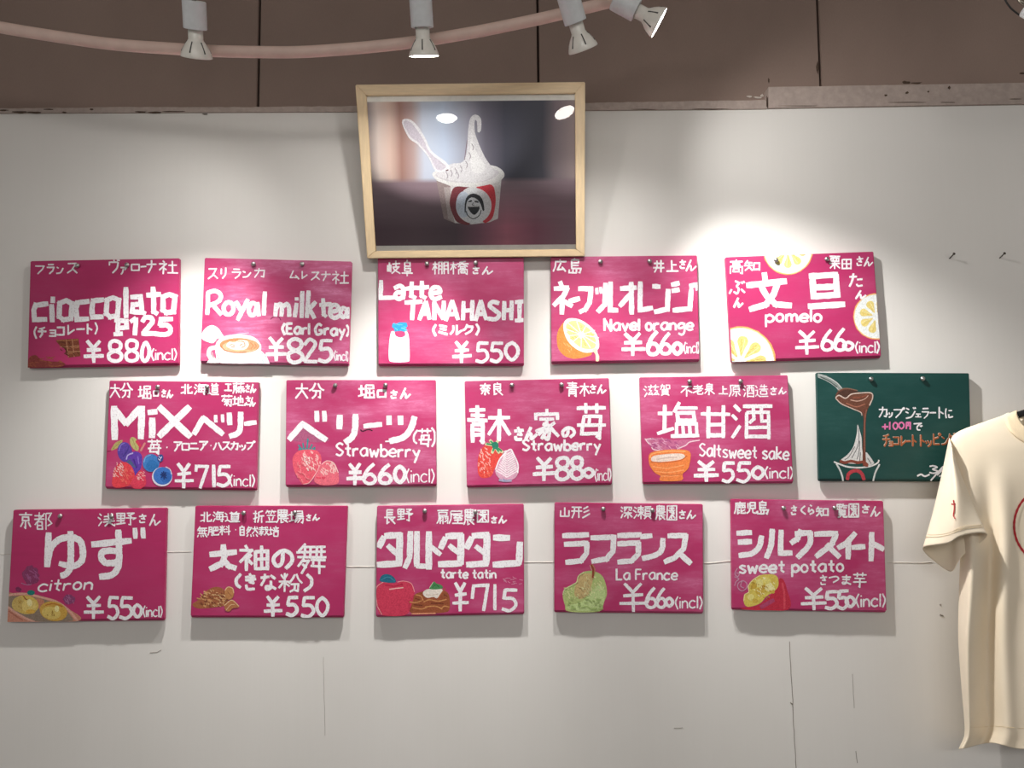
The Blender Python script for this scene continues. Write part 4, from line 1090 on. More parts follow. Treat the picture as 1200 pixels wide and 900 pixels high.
f.poly('dca4bc', [(375, 548), (400, 580), (430, 650), (432, 715), (405, 755), (330, 768), (280, 730), (275, 680), (305, 615)])
for i in range(11):
    t = i / 10; lx, ly = 285 + 20 * math.sin(t * 3), 720 - 150 * t
    f.line('f3e4ea', 9, [(352, 745 - 160 * t), (318 + 20 * t, 720 - 155 * t), (280 + 75 * t, 700 - 140 * t)]); f.line('f3e4ea', 9, [(356, 745 - 160 * t), (392 - 8 * t, 722 - 155 * t), (430 - 38 * t, 700 - 140 * t)])
f.line('f6eef2', 9, [(275, 690), (308, 612), (375, 550), (402, 585), (432, 655), (430, 715)]); f.line('a8a0bc', 16, [(300, 765), (340, 770), (385, 768)]); f.line('8a90b0', 8, [(330, 755), (338, 775)])
B.done(f, 'strawberries_drawing')
f = B.boxes(29, [('青', 74, 240, 222, 500), ('木', 216, 262, 385, 492), ('家', 540, 262, 728, 478), ('苺', 838, 222, 1056, 478)]); B.boxes(24, [('さ', 398, 392, 482, 488), ('ん', 480, 392, 566, 480), ('の', 738, 385, 834, 468)], into=f); B.done(f, 'title_lettering')
f = B.boxes(26, [('Y', 542, 606, 692, 765), ('8', 702, 608, 790, 762), ('8', 806, 605, 888, 758), ('0', 896, 685, 962, 744)]); B.run(8, '(incl)', 970, 768, 1090, 768, 84, into=f); B.done(f, 'price_lettering')
f = B.boxes(12, [('奈', 162, 84, 242, 168), ('良', 245, 78, 328, 168), ('青', 768, 72, 862, 178), ('木', 862, 80, 935, 178), ('さ', 930, 92, 990, 156), ('ん', 985, 92, 1055, 158)]); B.done(f, 'maker_lettering')
f = B.run(16, 'Strawberry', 458, 556, 1018, 555, 74); B.done(f, 'caption_lettering')
B.pins((390, 100), (738, 97))

# 9 salt sweet sake
B = Board((740, 430), [(58, 73), (1100, 58), (1140, 820), (82, 826)], 'magenta menu board with a steaming orange bowl of sweet sake drawn', '', 0.42)
f = B.flat()
f.poly('c46a90', [(95, 508), (200, 498), (300, 515), (400, 510), (470, 516), (400, 535), (365, 562), (320, 582), (200, 588), (150, 575), (140, 545)])
for p in ([(95, 505), (125, 540), (165, 550)], [(140, 550), (155, 580), (230, 592)], [(480, 515), (410, 528), (380, 552), (325, 575), (310, 590)], [(100, 510), (150, 502)]): f.line('ecd2da', 7, p)
scribble(f, 'b05084', 8, 140, 510, 320, 570, 20, 20, 44, 3); scribble(f, 'd898b4', 6, 120, 505, 340, 580, 18, 20, 40, 4)
f.poly('ef8442', [(120, 650), (128, 610), (170, 592), (270, 580), (370, 582), (412, 600), (415, 650), (398, 715), (360, 752), (352, 798), (200, 800), (205, 768), (165, 745), (132, 700)])
f.poly('e8d2c6', [(138, 655), (150, 628), (220, 615), (320, 608), (368, 615), (375, 635), (340, 652), (250, 665), (165, 668)]); f.line('c9a8a0', 5, [(175, 650), (250, 640), (320, 636)]); f.line('f5e6de', 6, [(200, 628), (300, 620)])
f.line('c8602c', 7, [(140, 668), (230, 672), (340, 658), (392, 625)]); f.line('f9aa6a', 8, [(130, 640), (150, 610), (270, 592), (380, 595)])
for p in ([(150, 700), (250, 712), (370, 690)], [(170, 735), (260, 742), (370, 725)], [(210, 768), (330, 765)]): f.line('f8a468', 7, p)
f.line('d06a34', 7, [(212, 755), (280, 762), (355, 752)])
B.done(f, 'bowl_drawing')
f = B.boxes(31, [('塩', 180, 250, 475, 500), ('甘', 482, 262, 702, 498), ('酒', 700, 248, 990, 508)]); B.done(f, 'title_lettering')
f = B.boxes(26, [('Y', 445, 662, 610, 802), ('5', 638, 672, 720, 806), ('5', 742, 672, 835, 806), ('0', 852, 702, 928, 784)]); B.run(11, '(incl)', 932, 782, 1144, 784, 80, into=f); B.done(f, 'price_lettering')
f = B.boxes(10, [('滋', 85, 125, 195, 215), ('賀', 197, 118, 276, 202), ('不', 345, 128, 430, 208), ('老', 430, 122, 508, 198), ('泉', 508, 115, 586, 196), ('上', 612, 128, 682, 196), ('原', 685, 120, 772, 210), ('酒', 785, 122, 866, 215), ('造', 868, 120, 962, 212), ('さ', 970, 138, 1030, 198), ('ん', 1030, 142, 1092, 192)]); B.done(f, 'maker_lettering')
f = B.run(13, 'Saltsweet sake', 472, 628, 1112, 652, 86); B.done(f, 'caption_lettering')
B.pins((405, 104), (763, 102))

# 10 green board
B = Board((950, 430), [(45, 40), (1116, 44), (1134, 808), (62, 804)], 'dark green board with a spoon pouring chocolate over gelato, beside the T-shirt', '', 0.16, True, None)
B.root.name = 'chalkboard_sign'
f = B.flat()
f.line('8c9490', 30, [(52, 58), (110, 78), (170, 115), (212, 158)]); f.line('c8ccca', 6, [(50, 55), (115, 72), (180, 108), (218, 150)]); f.line('b9bebc', 6, [(55, 72), (110, 95), (165, 130), (200, 165)]); f.line('54625e', 9, [(70, 70), (130, 100), (185, 140)])
f.poly('6e4230', [(175, 215), (185, 180), (225, 155), (290, 155), (345, 178), (420, 178), (438, 210), (415, 270), (388, 308), (350, 315), (280, 285), (205, 250)])
f.poly('4e3024', [(190, 195), (230, 162), (290, 162), (340, 182), (290, 195), (250, 215)])
for p, c, w in (([(176, 215), (200, 200), (245, 220), (285, 192), (340, 184), (420, 182), (436, 212), (414, 270)], 'd8c4b8', 8), ([(176, 220), (215, 258), (290, 292), (350, 318), (360, 340)], 'cdb8ac', 7), ([(280, 232), (330, 240), (380, 225), (405, 200)], 'd0a898', 6), ([(250, 255), (320, 280), (380, 262)], 'a86a54', 8), ([(300, 215), (360, 212), (395, 196)], '8a4c38', 10), ([(190, 165), (250, 150), (330, 165)], '8c6a58', 5)): f.line(c, w, p)
f.poly('e2e0de', [(330, 405), (345, 450), (358, 500), (362, 580), (372, 650), (340, 680), (240, 675), (212, 655), (255, 620), (295, 570), (315, 510), (325, 460)])
f.poly('d8d6d4', [(386, 600), (410, 620), (438, 660), (445, 680), (392, 690)])
for p in ([(335, 430), (340, 500), (330, 560), (290, 640)], [(345, 520), (340, 600), (325, 650)], [(310, 560), (270, 630), (240, 652)], [(350, 600), (345, 660)], [(400, 640), (425, 680)]): f.line('77787a', 6, p)
f.poly('703e2e', [(355, 305), (402, 290), (392, 330), (386, 420), (386, 600), (388, 690), (366, 690), (368, 520), (372, 380), (366, 330)]); f.line('9a6a58', 5, [(392, 300), (382, 380), (380, 600)])
f.line('8e4636', 20, [(208, 662), (240, 672), (285, 662), (330, 672), (372, 668), (400, 690)]); f.line('e6e4e2', 11, [(165, 668), (200, 682), (260, 702), (340, 708), (420, 698), (470, 675), (480, 655)]); f.line('8e4636', 16, [(370, 660), (385, 692), (402, 695)])
f.line('d8dcda', 12, [(182, 682), (208, 730), (222, 770), (228, 802)]); f.line('d8dcda', 12, [(484, 686), (458, 735), (446, 775), (440, 802)])
f.line('bf3f4a', 24, [(258, 790), (266, 755), (298, 732), (335, 732), (362, 755), (374, 792)])
B.done(f, 'gelato_drawing')
f = B.boxes(11, [('カ', 476, 276, 545, 358), ('ッ', 530, 300, 578, 355), ('プ', 578, 285, 662, 360), ('ジ', 662, 282, 745, 368), ('ェ', 728, 308, 780, 355), ('ラ', 775, 285, 838, 366), ('ー', 835, 290, 885, 355), ('ト', 882, 278, 945, 362), ('に', 942, 285, 1005, 362), ('で', 718, 388, 788, 446)])
B.boxes(12, [('~', 750, 725, 835, 800), ('3', 835, 695, 892, 748), ('/', 845, 700, 930, 800)], into=f); B.strokes(11, "890,760 930,720 / 905,770 960,742", into=f)
B.boxes(12, [('+', 502, 385, 545, 448), ('1', 536, 388, 576, 440), ('0', 580, 390, 612, 438), ('0', 620, 388, 656, 434), ('円', 668, 382, 706, 436)], 'ea7fb4', into=f)
it = [('チ', 498, 465, 560, 555), ('ョ', 540, 500, 580, 552), ('コ', 570, 478, 625, 548), ('レ', 622, 478, 672, 552), ('ー', 660, 490, 705, 550), ('ト', 696, 472, 750, 555), ('ト', 752, 472, 808, 555), ('ッ', 800, 490, 850, 558), ('ピ', 845, 462, 912, 552), ('ン', 915, 478, 970, 548), ('グ', 955, 462, 1015, 548)]
B.boxes(12, [(c, a + 4, b_ + 4, c_ + 4, d_ + 5) for c, a, b_, c_, d_ in it], 'b4663c', into=f); B.boxes(7, it, 'e6d8c8', into=f)
B.done(f, 'lettering')
B.pins((418, 86), (780, 84))

# 11 yuzu
B = Board((0, 585), [(92, 76), (1168, 62), (1150, 856), (48, 866)], 'magenta menu board with two yellow citrons in a ladle drawn, lower left corner', '', 0.06)
f = B.flat()
f.ell('8c3a66', 215, 535, 62, 66, 0, 22, .12); scribble(f, 'a4588a', 6, 165, 480, 265, 590, 16, 60, 40, 3, in_ell(215, 535, 52, 58)); f.line('b078a0', 6, [(150, 590), (185, 602), (220, 600)])
B.done(f, 'steam_drawing'); f = B.flat(); f.ell('8e4070', 485, 705, 42, 36, 0, 16, .12); scribble(f, 'a86a94', 5, 455, 680, 520, 730, 10, 50, 30, 4); B.done(f, 'steam_drawing'); f = B.flat(); f.ell('83305c', 130, 636, 22, 18, 0, 12, .2)
B.done(f, 'steam_drawing'); f = B.flat()
f.poly('c88872', [(40, 668), (90, 660), (180, 664), (300, 688), (400, 718), (480, 768), (548, 856), (40, 870)])
f.poly('8e7c6c', [(50, 690), (110, 680), (250, 692), (330, 710), (440, 762), (512, 840), (480, 858), (250, 858), (130, 810), (50, 745)])
f.poly('c48068', [(250, 700), (310, 712), (290, 770), (262, 760)])
f.line('dca694', 15, [(50, 676), (120, 666), (200, 668), (300, 692), (400, 722), (485, 782), (545, 856)]); f.line('dca694', 15, [(48, 752), (100, 790), (170, 832), (240, 862)]); f.line('b06a58', 8, [(60, 785), (110, 820), (160, 850)])
f.ell('d9b95e', 182, 742, 90, 66, 8); f.ell('cdb066', 128, 738, 44, 52, 10); f.ell('e4c976', 205, 752, 52, 46); f.ell('efe2a4', 208, 728, 18, 26, -10); f.ell('dfae4a', 215, 790, 34, 16); scribble(f, 'b08a3c', 5, 100, 715, 150, 770, 9, 60, 14, 5)
f.line('9a5a3c', 8, [(165, 680), (178, 700), (190, 705)])
f.ell('d0a44a', 376, 788, 98, 68, 12); f.ell('dcc06a', 360, 800, 66, 44, 10); f.ell('f0e4a0', 400, 770, 16, 22); f.line('b8722e', 8, [(320, 745), (380, 735), (440, 755)]); scribble(f, 'a8843a', 5, 310, 780, 400, 825, 9, 60, 14, 6)
f.ell('1c7c74', 218, 657, 27, 18)
B.done(f, 'citron_drawing')
f = B.strokes(46, "342,242 332,470 / ~340,420 360,340 420,282 500,268 560,290 582,350 575,430 520,470 470,460 / ~496,232 498,400 490,490 455,530 432,538 / @38 420,452 480,470 / 650,318 918,292 / ~832,222 838,380 832,470 790,530 705,545 / ~835,368 780,362 722,370 712,412 740,446 800,448 836,430 / @36 948,208 952,272 / @36 1005,205 1008,270"); B.done(f, 'title_lettering')
f = B.boxes(24, [('Y', 592, 682, 728, 838), ('5', 758, 688, 832, 838), ('5', 842, 690, 930, 838), ('0', 938, 742, 995, 828)]); B.run(10, '(incl)', 1002, 826, 1146, 826, 74, into=f); B.done(f, 'price_lettering')
f = B.boxes(12, [('京', 132, 92, 228, 208), ('都', 238, 90, 372, 215), ('浅', 688, 95, 810, 192), ('野', 815, 92, 955, 186), ('さ', 968, 102, 1040, 168), ('ん', 1045, 102, 1130, 186)]); B.done(f, 'maker_lettering')
f = B.run(13, 'citron', 258, 648, 655, 630, 80, slant=.2); B.done(f, 'caption_lettering')
B.pins((432, 117), (792, 120))

# 12 kinako
B = Board((215, 585), [(82, 48), (1152, 48), (1124, 836), (48, 836)], 'magenta menu board with a heap of golden soybean flour drawn', '', 0.14)
f = B.flat()
f.poly('a86440', [(62, 740), (95, 715), (128, 680), (160, 645), (215, 618), (262, 622), (295, 650), (312, 705), (300, 745), (210, 762), (100, 768)])
scribble(f, 'd49a66', 8, 85, 640, 300, 755, 60, 30, 26, 3, in_ell(205, 700, 105, 62)); scribble(f, 'e4bc8a', 5, 100, 640, 300, 750, 40, 40, 16, 4, in_ell(205, 695, 95, 58)); scribble(f, '8a4a34', 6, 90, 660, 300, 755, 26, 40, 18, 5, in_ell(205, 700, 100, 58))
f.poly('c08450', [(290, 640), (310, 616), (342, 622), (355, 655), (348, 690), (320, 708), (298, 690)]); f.line('e8c89c', 6, [(292, 642), (312, 618), (344, 626), (354, 660)]); f.line('a06040', 5, [(310, 650), (335, 680)])
f.poly('b8764c', [(288, 748), (312, 720), (345, 708), (392, 755), (345, 768), (322, 790), (296, 782)]); f.line('e2c096', 6, [(290, 745), (340, 710), (390, 752)]); f.line('e2c096', 4, [(300, 780), (330, 745), (360, 740)])
B.done(f, 'soybean_flour_drawing')
f = B.strokes(44, "190,388 368,372 / 280,325 286,410 265,455 190,490 / 285,430 320,470 365,485"); B.boxes(29, [('袖', 395, 322, 602, 502), ('の', 622, 340, 778, 492)], into=f); B.boxes(21, [('舞', 795, 312, 1004, 525)], into=f); B.done(f, 'title_lettering')
f = B.boxes(25, [('Y', 568, 682, 692, 824), ('5', 726, 688, 802, 816), ('5', 832, 688, 918, 826), ('0', 938, 692, 1016, 818)]); B.done(f, 'price_lettering')
f = B.boxes(11, [('北', 118, 84, 200, 162), ('海', 205, 82, 288, 162), ('道', 288, 86, 398, 162), ('折', 490, 78, 570, 166), ('笠', 575, 76, 655, 166), ('農', 652, 72, 742, 166), ('場', 742, 78, 848, 168), ('さ', 858, 104, 905, 152), ('ん', 905, 102, 960, 150), ('無', 94, 190, 168, 268), ('肥', 170, 190, 248, 256), ('料', 250, 184, 332, 252), ('・', 340, 190, 392, 240), ('自', 385, 186, 440, 256), ('然', 440, 190, 525, 264), ('栽', 528, 190, 600, 256), ('培', 600, 190, 672, 262)]); B.done(f, 'maker_lettering')
f = B.boxes(22, [('き', 420, 518, 522, 642), ('な', 535, 520, 655, 642)]); B.boxes(18, [('粉', 660, 515, 838, 655)], into=f); B.strokes(24, "~402,528 372,565 375,600 400,620 / ~870,530 900,565 895,610 850,645", into=f); B.done(f, 'caption_lettering')
B.pins((428, 96), (787, 93))

# 13 tarte tatin
B = Board((430, 582), [(70, 66), (1103, 52), (1106, 830), (62, 850)], 'magenta menu board with a red apple and a slice of apple tart drawn', '', 0.36)
f = B.flat()
f.poly('d63a5a', [(64, 690), (70, 630), (115, 598), (190, 612), (255, 594), (312, 612), (335, 670), (318, 745), (275, 830), (105, 832), (72, 770)])
f.line('f0a8ac', 5, [(72, 770), (64, 690), (72, 632), (115, 600)]); f.line('efa0a8', 5, [(215, 600), (260, 594), (312, 612), (335, 670)]); f.line('f6c0bc', 8, [(158, 652), (205, 645), (255, 640)]); f.line('c02448', 12, [(130, 622), (190, 628), (250, 616)]); f.line('f0a8ac', 5, [(72, 770), (105, 828)])
f.poly('1f6a86', [(88, 590), (108, 552), (150, 545), (188, 565), (205, 600), (165, 606), (120, 602)]); f.line('3f8aa0', 6, [(100, 585), (150, 565), (195, 592)])
B.done(f, 'apple_drawing'); f = B.flat()
f.poly('9c5230', [(296, 745), (320, 705), (345, 682), (400, 665), (500, 655), (560, 668), (582, 715), (580, 790), (540, 815), (320, 822)])
for p in ([(300, 740), (340, 745), (385, 732)], [(345, 690), (380, 700), (395, 730)], [(400, 740), (440, 725), (500, 735), (560, 722)], [(410, 775), (480, 770), (530, 790)], [(320, 780), (380, 790), (420, 780)], [(520, 790), (545, 770), (578, 776)]): f.line('cf8f58', 8, p)
for p in ([(330, 760), (390, 765)], [(450, 750), (540, 752)], [(340, 715), (370, 725)], [(540, 690), (565, 700)]): f.line('7a3a22', 9, p)
f.line('ee9a78', 10, [(315, 824), (400, 822), (482, 820)])
f.poly('f0e6da', [(394, 675), (420, 652), (500, 648), (532, 655), (515, 695), (490, 716), (470, 705), (425, 712), (400, 695)]); f.line('d8c4b0', 5, [(415, 690), (460, 692), (500, 685)]); f.line('b8633c', 7, [(500, 715), (530, 670), (550, 645)])
f.poly('4a8c54', [(438, 648), (455, 618), (472, 596), (490, 612), (518, 618), (535, 640), (498, 652)]); f.line('d4dcc0', 4, [(465, 602), (440, 640)]); f.line('2f6a3a', 5, [(460, 640), (485, 620), (510, 640)])
B.done(f, 'tart_drawing'); f = B.flat(); scribble(f, 'd88aa8', 5, 960, 560, 1095, 620, 14, 20, 30, 9); B.done(f, 'chalk_smudge')
f = B.strokes(47, "130,275 235,270 / @50 232,262 226,480 / 118,285 85,352 / @40 150,345 215,405 / 78,478 235,470 / @42 305,250 300,430 / @40 298,430 268,498 / @42 352,250 350,485 / @40 352,488 412,488 / @46 435,252 435,505 / @36 440,345 515,405 / 560,278 668,272 / @50 662,270 658,470 / 550,292 520,360 / @38 582,345 650,400 / 508,475 660,468 / 745,275 852,268 / @50 845,268 838,470 / 735,290 702,360 / @38 768,350 832,402 / 705,478 845,470 / 895,288 998,290 / 1076,325 1068,470 / 892,478 1070,468"); B.done(f, 'title_lettering')
f = B.boxes(24, [('Y', 605, 602, 712, 802), ('1', 878, 622, 922, 795), ('5', 952, 652, 1052, 802)]); B.strokes(24, "740,715 750,628 850,622 820,800", into=f); B.done(f, 'price_lettering')
f = B.boxes(12, [('長', 118, 88, 202, 194), ('野', 212, 82, 322, 172), ('扇', 490, 92, 575, 192), ('屋', 575, 95, 682, 192), ('農', 678, 88, 758, 198), ('園', 768, 92, 862, 182), ('さ', 868, 138, 922, 186), ('ん', 922, 132, 985, 188)]); B.done(f, 'maker_lettering')
f = B.run(14, 'tarte tatin', 515, 572, 912, 574, 62); B.done(f, 'caption_lettering')
B.pins((408, 100), (763, 106))

# 14 la france
B = Board((640, 582), [(60, 42), (1103, 54), (1106, 826), (58, 816)], 'magenta menu board with a green pear drawn', '', 0.36)
f = B.flat()
f.poly('b8c77e', [(116, 690), (130, 650), (175, 622), (212, 602), (222, 560), (262, 530), (325, 522), (385, 548), (415, 600), (428, 680), (405, 745), (372, 808), (160, 808), (132, 762)])
f.poly('cdb27a', [(205, 625), (225, 565), (270, 540), (330, 550), (320, 620), (290, 690), (240, 720), (200, 690)])
f.poly('c8dc96', [(300, 690), (370, 620), (410, 650), (412, 720), (370, 795), (200, 800), (150, 770), (250, 740)])
scribble(f, 'e6e2aa', 5, 240, 560, 410, 720, 70, 60, 18, 3, in_ell(325, 635, 82, 80)); scribble(f, 'dde2a0', 5, 130, 640, 230, 720, 26, 50, 16, 4); scribble(f, 'a4bc70', 7, 150, 720, 390, 800, 26, 15, 34, 5); scribble(f, 'd6c08a', 6, 220, 580, 320, 700, 22, 60, 22, 6)
f.line('dfe8b0', 5, [(118, 690), (132, 650), (180, 622), (216, 600), (226, 560), (265, 530)])
f.line('96402c', 14, [(318, 480), (330, 520), (328, 568)]); f.line('e0c0a8', 4, [(308, 482), (322, 520)]); f.line('c09060', 6, [(325, 475), (342, 510), (340, 540)])
B.done(f, 'pear_drawing')
f = B.strokes(39, "120,275 295,268 / 132,335 290,328 / 288,325 284,400 / 284,400 245,450 142,462 / 318,290 488,285 / 476,290 470,390 / 470,385 425,438 325,455 / 507,274 665,268 / 507,332 655,324 / 650,325 648,405 / 648,405 600,452 508,460 / 668,282 740,275 / ~822,298 812,375 765,412 680,434 / 860,276 985,272 / 985,268 965,370 / 965,368 905,430 835,458 / 945,405 1015,468"); B.done(f, 'title_lettering')
f = B.boxes(23, [('Y', 522, 605, 708, 808), ('6', 706, 642, 772, 782), ('6', 780, 645, 838, 778), ('0', 842, 712, 890, 770)]); B.run(11, '(incl)', 902, 784, 1104, 784, 82, into=f); B.done(f, 'price_lettering')
f = B.boxes(12, [('山', 90, 72, 172, 146), ('形', 175, 65, 308, 150), ('深', 522, 65, 605, 154), ('瀬', 612, 64, 742, 158), ('農', 768, 62, 842, 162), ('園', 845, 60, 922, 166), ('さ', 928, 94, 988, 156), ('ん', 985, 94, 1055, 156)]); B.done(f, 'maker_lettering')
f = B.run(13, 'La France', 488, 582, 928, 584, 74); B.done(f, 'caption_lettering')
B.pins((400, 86), (745, 95))

# 15 silk sweet potato
B = Board((850, 580), [(42, 30), (1112, 44), (1136, 830), (50, 810)], 'magenta menu board with a split yellow sweet potato drawn', '', 0.42)
f = B.flat()
f.poly('c42a44', [(130, 792), (230, 775), (330, 690), (372, 600), (402, 588), (432, 660), (440, 806), (130, 806)]); f.line('d84a5c', 14, [(400, 620), (415, 700), (415, 800)]); f.line('b0426a', 30, [(250, 790), (340, 740)])
f.poly('dcc65c', [(128, 750), (135, 702), (165, 685), (162, 640), (190, 600), (240, 566), (320, 558), (365, 575), (372, 640), (335, 685), (290, 712), (240, 765), (155, 786)])
for x, y, rx, ry, c in ((240, 620, 26, 30, 'eadf8c'), (310, 650, 34, 28, 'eee4a0'), (200, 640, 20, 22, 'c9a63c'), (290, 600, 30, 22, 'e6d878'), (240, 680, 30, 26, 'd0ae44'), (180, 720, 26, 22, 'e8dc84'), (340, 600, 18, 20, 'd8bc54'), (210, 745, 22, 16, 'd0b048'), (270, 650, 14, 18, 'c49c38'), (330, 680, 18, 12, 'cfae4a')): f.ell(c, x, y, rx, ry, 20, 18, .1)
scribble(f, 'f4eebc', 5, 160, 580, 350, 740, 34, 50, 18, 3, in_ell(260, 655, 95, 75)); scribble(f, 'b48c30', 5, 160, 600, 340, 750, 24, 50, 18, 4, in_ell(255, 660, 90, 75))
f.line('f2e6a4', 6, [(130, 745), (137, 702), (165, 682), (163, 640), (192, 600), (242, 566)])
for p in ([(85, 515), (68, 550), (85, 575), (98, 555), (78, 548)], [(65, 575), (95, 590), (75, 610), (65, 638)], [(120, 602), (92, 620), (88, 650), (115, 675), (148, 655), (150, 622), (122, 604), (108, 640), (130, 655)]): f.line('cf9cb8', 6, p)
B.done(f, 'sweet_potato_drawing')
f = B.strokes(40, "85,268 180,264 / 95,332 180,328 / ~255,292 238,365 185,412 100,425 / ~330,245 322,350 290,440 / 392,252 388,420 / 392,412 465,408 / 530,250 505,310 465,338 / 495,272 600,265 / ~598,262 590,350 510,438 / 632,276 785,270 / 780,275 750,345 640,432 / 715,350 800,435 / 912,270 850,340 795,372 / 868,330 862,446 / 895,370 978,364 / 1030,268 1025,460 / 1035,340 1110,382"); B.done(f, 'title_lettering')
f = B.boxes(25, [('Y', 538, 655, 710, 805), ('5', 704, 678, 788, 800), ('5', 790, 672, 862, 798), ('0', 850, 714, 908, 785)]); B.run(12, '(incl)', 912, 784, 1132, 786, 88, into=f); B.done(f, 'price_lettering')
f = B.boxes(13, [('鹿', 62, 48, 145, 132), ('児', 145, 48, 222, 132), ('島', 222, 42, 305, 134), ('さ', 455, 72, 512, 142), ('く', 518, 75, 578, 138), ('ら', 575, 68, 628, 138), ('知', 635, 78, 728, 152), ('覧', 780, 62, 862, 158), ('園', 862, 60, 942, 158), ('さ', 952, 68, 1022, 128), ('ん', 1018, 78, 1092, 152)]); B.done(f, 'maker_lettering')
f = B.run(17, 'sweet potato', 90, 548, 838, 535, 82); B.boxes(12, [('さ', 658, 560, 722, 635), ('つ', 725, 562, 802, 622), ('ま', 808, 560, 892, 632), ('芋', 895, 545, 998, 652)], into=f); B.done(f, 'caption_lettering')
B.pins((405, 92), (762, 90))

# ------------------------------------------------------------------ bare nails in the wall
def nail(px, py, label, ln=0.013):
    p = at(px, py, 0.0)
    root = empty('wall_nail', p, label, 'nail', 'bare nails at the right of the wall')
    bm = bmesh.new()
    tube(bm, [p + Vector((0, 0.0005, 0)), p + Vector((0.0008, -ln * 0.5, 0.003)), p + Vector((0.0016, -ln, 0.0065))], 0.0011, 10)
    obj('shank', bm, M_IRON, root, True)
    bm = bmesh.new()
    lathe(bm, p + Vector((0.0016, -ln + .0005, 0.0062)), Vector((0.05, -1, 0.4)), [(0, 0.0012), (0.0002, 0.0026), (0.0016, 0.0026), (0.0022, 0.0014)], 14)
    obj('nail_head', bm, M_IRON, root, True)
    return p
nail(1112.8, 303, 'bare nail with a slanting shadow, left of the pair above the T-shirt')
nail(1171.5, 302.5, 'bare nail with a slanting shadow, right of the pair above the T-shirt')
# ------------------------------------------------------------------ T-shirt on a hanger
def cloth_material():
    x = NT('cream_cotton_jersey')
    f, _ = x.noise(9, 3); g, _ = x.noise(900, 2, (1, 1, 0.5)); v, _ = x.noise(40, 3, (1, 1, 0.25))
    a = x.ramp(f, [(0.3, srgb('eedfc6')), (0.7, srgb('f4e6cf'))])
    x.l(a, x.b.inputs['Base Color'])
    x.b.inputs['Roughness'].default_value = 0.9
    x.b.inputs['Specular IOR Level'].default_value = 0.1
    x.b.inputs['Sheen Weight'].default_value = 0.15
    x.bump(x.math('ADD', x.math('MULTIPLY', g, 0.5), x.math('MULTIPLY', v, 0.5)), 0.18, 0.0015)
    return x.m
M_CLOTH = cloth_material()
M_HEM = plain('cream_rib_cotton', 'f0dcba', 0.9, 0, 0.05, 300, 0.1, (3, 1, 0.3))
M_RED = plain('red_print_ink', 'b3202a', 0.7)

SX = 1237.0                                     # middle of the shirt, in photo pixels
shirt = empty('t_shirt', at(SX, 880, -0.06), 'cream short-sleeved T-shirt with a red print, hanging on the wall at the right edge', 'T-shirt')
left = [(484, 1181), (487, 1175.5), (492, 1161), (498, 1143), (504, 1126), (509, 1117.5), (515, 1113.5), (524, 1113), (534, 1114), (560, 1119), (600, 1124), (640, 1126), (680, 1124.5), (745, 1122.5), (800, 1126.5), (850, 1131), (862, 1130.5), (876, 1123.5)]
rows = [484, 486, 488, 491, 495, 500, 505, 510, 516, 523, 531, 541, 553, 567, 583, 600, 620, 640, 660, 690, 720, 750, 780, 810, 835, 850, 858, 863, 868, 872, 876]
NA = 96
def depth(py):                                  # half thickness of the hanging cloth
    return inter(py, [(484, .004), (490, .012), (505, .022), (525, .032), (560, .040), (640, .046), (800, .050), (876, .052)])
def hem(t, py):                                 # the hem dips and rises along the width (t = -1 .. 1)
    k = max(0.0, (py - 800) / 76.0)
    return k * (-4.0 * max(0.0, 1 - abs(abs(t) - 0.66) / 0.3) - 2.0 * math.cos(t * 9))
verts, YM = [], -0.062
bm = bmesh.new()
for py in rows:
    xl = inter(py, left); hw = SX - xl; D_ = depth(py)
    ring = []
    low = max(0.0, min(1.0, (py - 540) / 120.0))
    for k in range(NA):
        a = 2 * PI * k / NA                     # 0 = right edge, pi = left edge, front for 0..pi
        c, s_ = math.cos(a), math.sin(a)
        t = math.copysign(abs(c) ** 0.62, c)
        dep = math.copysign(abs(s_) ** 0.75, s_)
        y = YM - D_ * dep
        if s_ > 0:                              # folds of the front: rolled side, valley, flat chest
            e = 1 - abs(t)
            q_ = max(0.0, min(1.0, (py - 700) / 160.0))
            fold = 0.018 * math.exp(-((e - 0.12 + 0.08 * q_) / (0.075 - 0.04 * q_)) ** 2) - 0.024 * math.exp(-((e - 0.31 + 0.07 * q_) / (0.08 + 0.035 * q_)) ** 2) + 0.010 * math.exp(-((e - 0.48) / 0.07) ** 2)
            y -= fold * low
            y -= 0.0035 * math.sin(t * 7.3 + py * 0.011) * min(1.0, max(0, (py - 500) / 80.0)) * (1 - abs(t) ** 3)
            if py > 852: y -= 0.0025 * math.sin(t * 17) * (py - 852) / 24.0
        ring.append(bm.verts.new(at(SX + t * hw, py + hem(t, py), y)))
    verts.append(ring)
for i in range(len(rows) - 1):
    for k in range(NA):
        a, b_, c, d = verts[i][k], verts[i][(k + 1) % NA], verts[i + 1][(k + 1) % NA], verts[i + 1][k]
        cxp = sum(v.co.x for v in (a, b_, c, d)) / 4; czp = sum(v.co.z for v in (a, b_, c, d)) / 4
        front = sum(v.co.y for v in (a, b_, c, d)) / 4 < YM
        o_ = at(SX, 483, YM)
        lim = 0.054 if front else 0.014
        if ((cxp - o_.x) / 0.082) ** 2 + ((czp - o_.z) / lim) ** 2 < 1.0: continue
        bm.faces.new((a, b_, c, d))
bmesh.ops.remove_doubles(bm, verts=bm.verts, dist=1e-5)
loose = [v for v in bm.verts if not v.link_faces]
bmesh.ops.delete(bm, geom=loose, context='VERTS')
bmesh.ops.recalc_face_normals(bm, faces=bm.faces)
body_bvh = BVHTree.FromBMesh(bm)
body = obj('body', bm, M_CLOTH, shirt, True)
def clothy(o, lv=2, th=0.0012):
    m = o.modifiers.new('sub', 'SUBSURF'); m.levels = lv; m.render_levels = lv
    m = o.modifiers.new('thick', 'SOLIDIFY'); m.thickness = th; m.offset = 0
clothy(body)

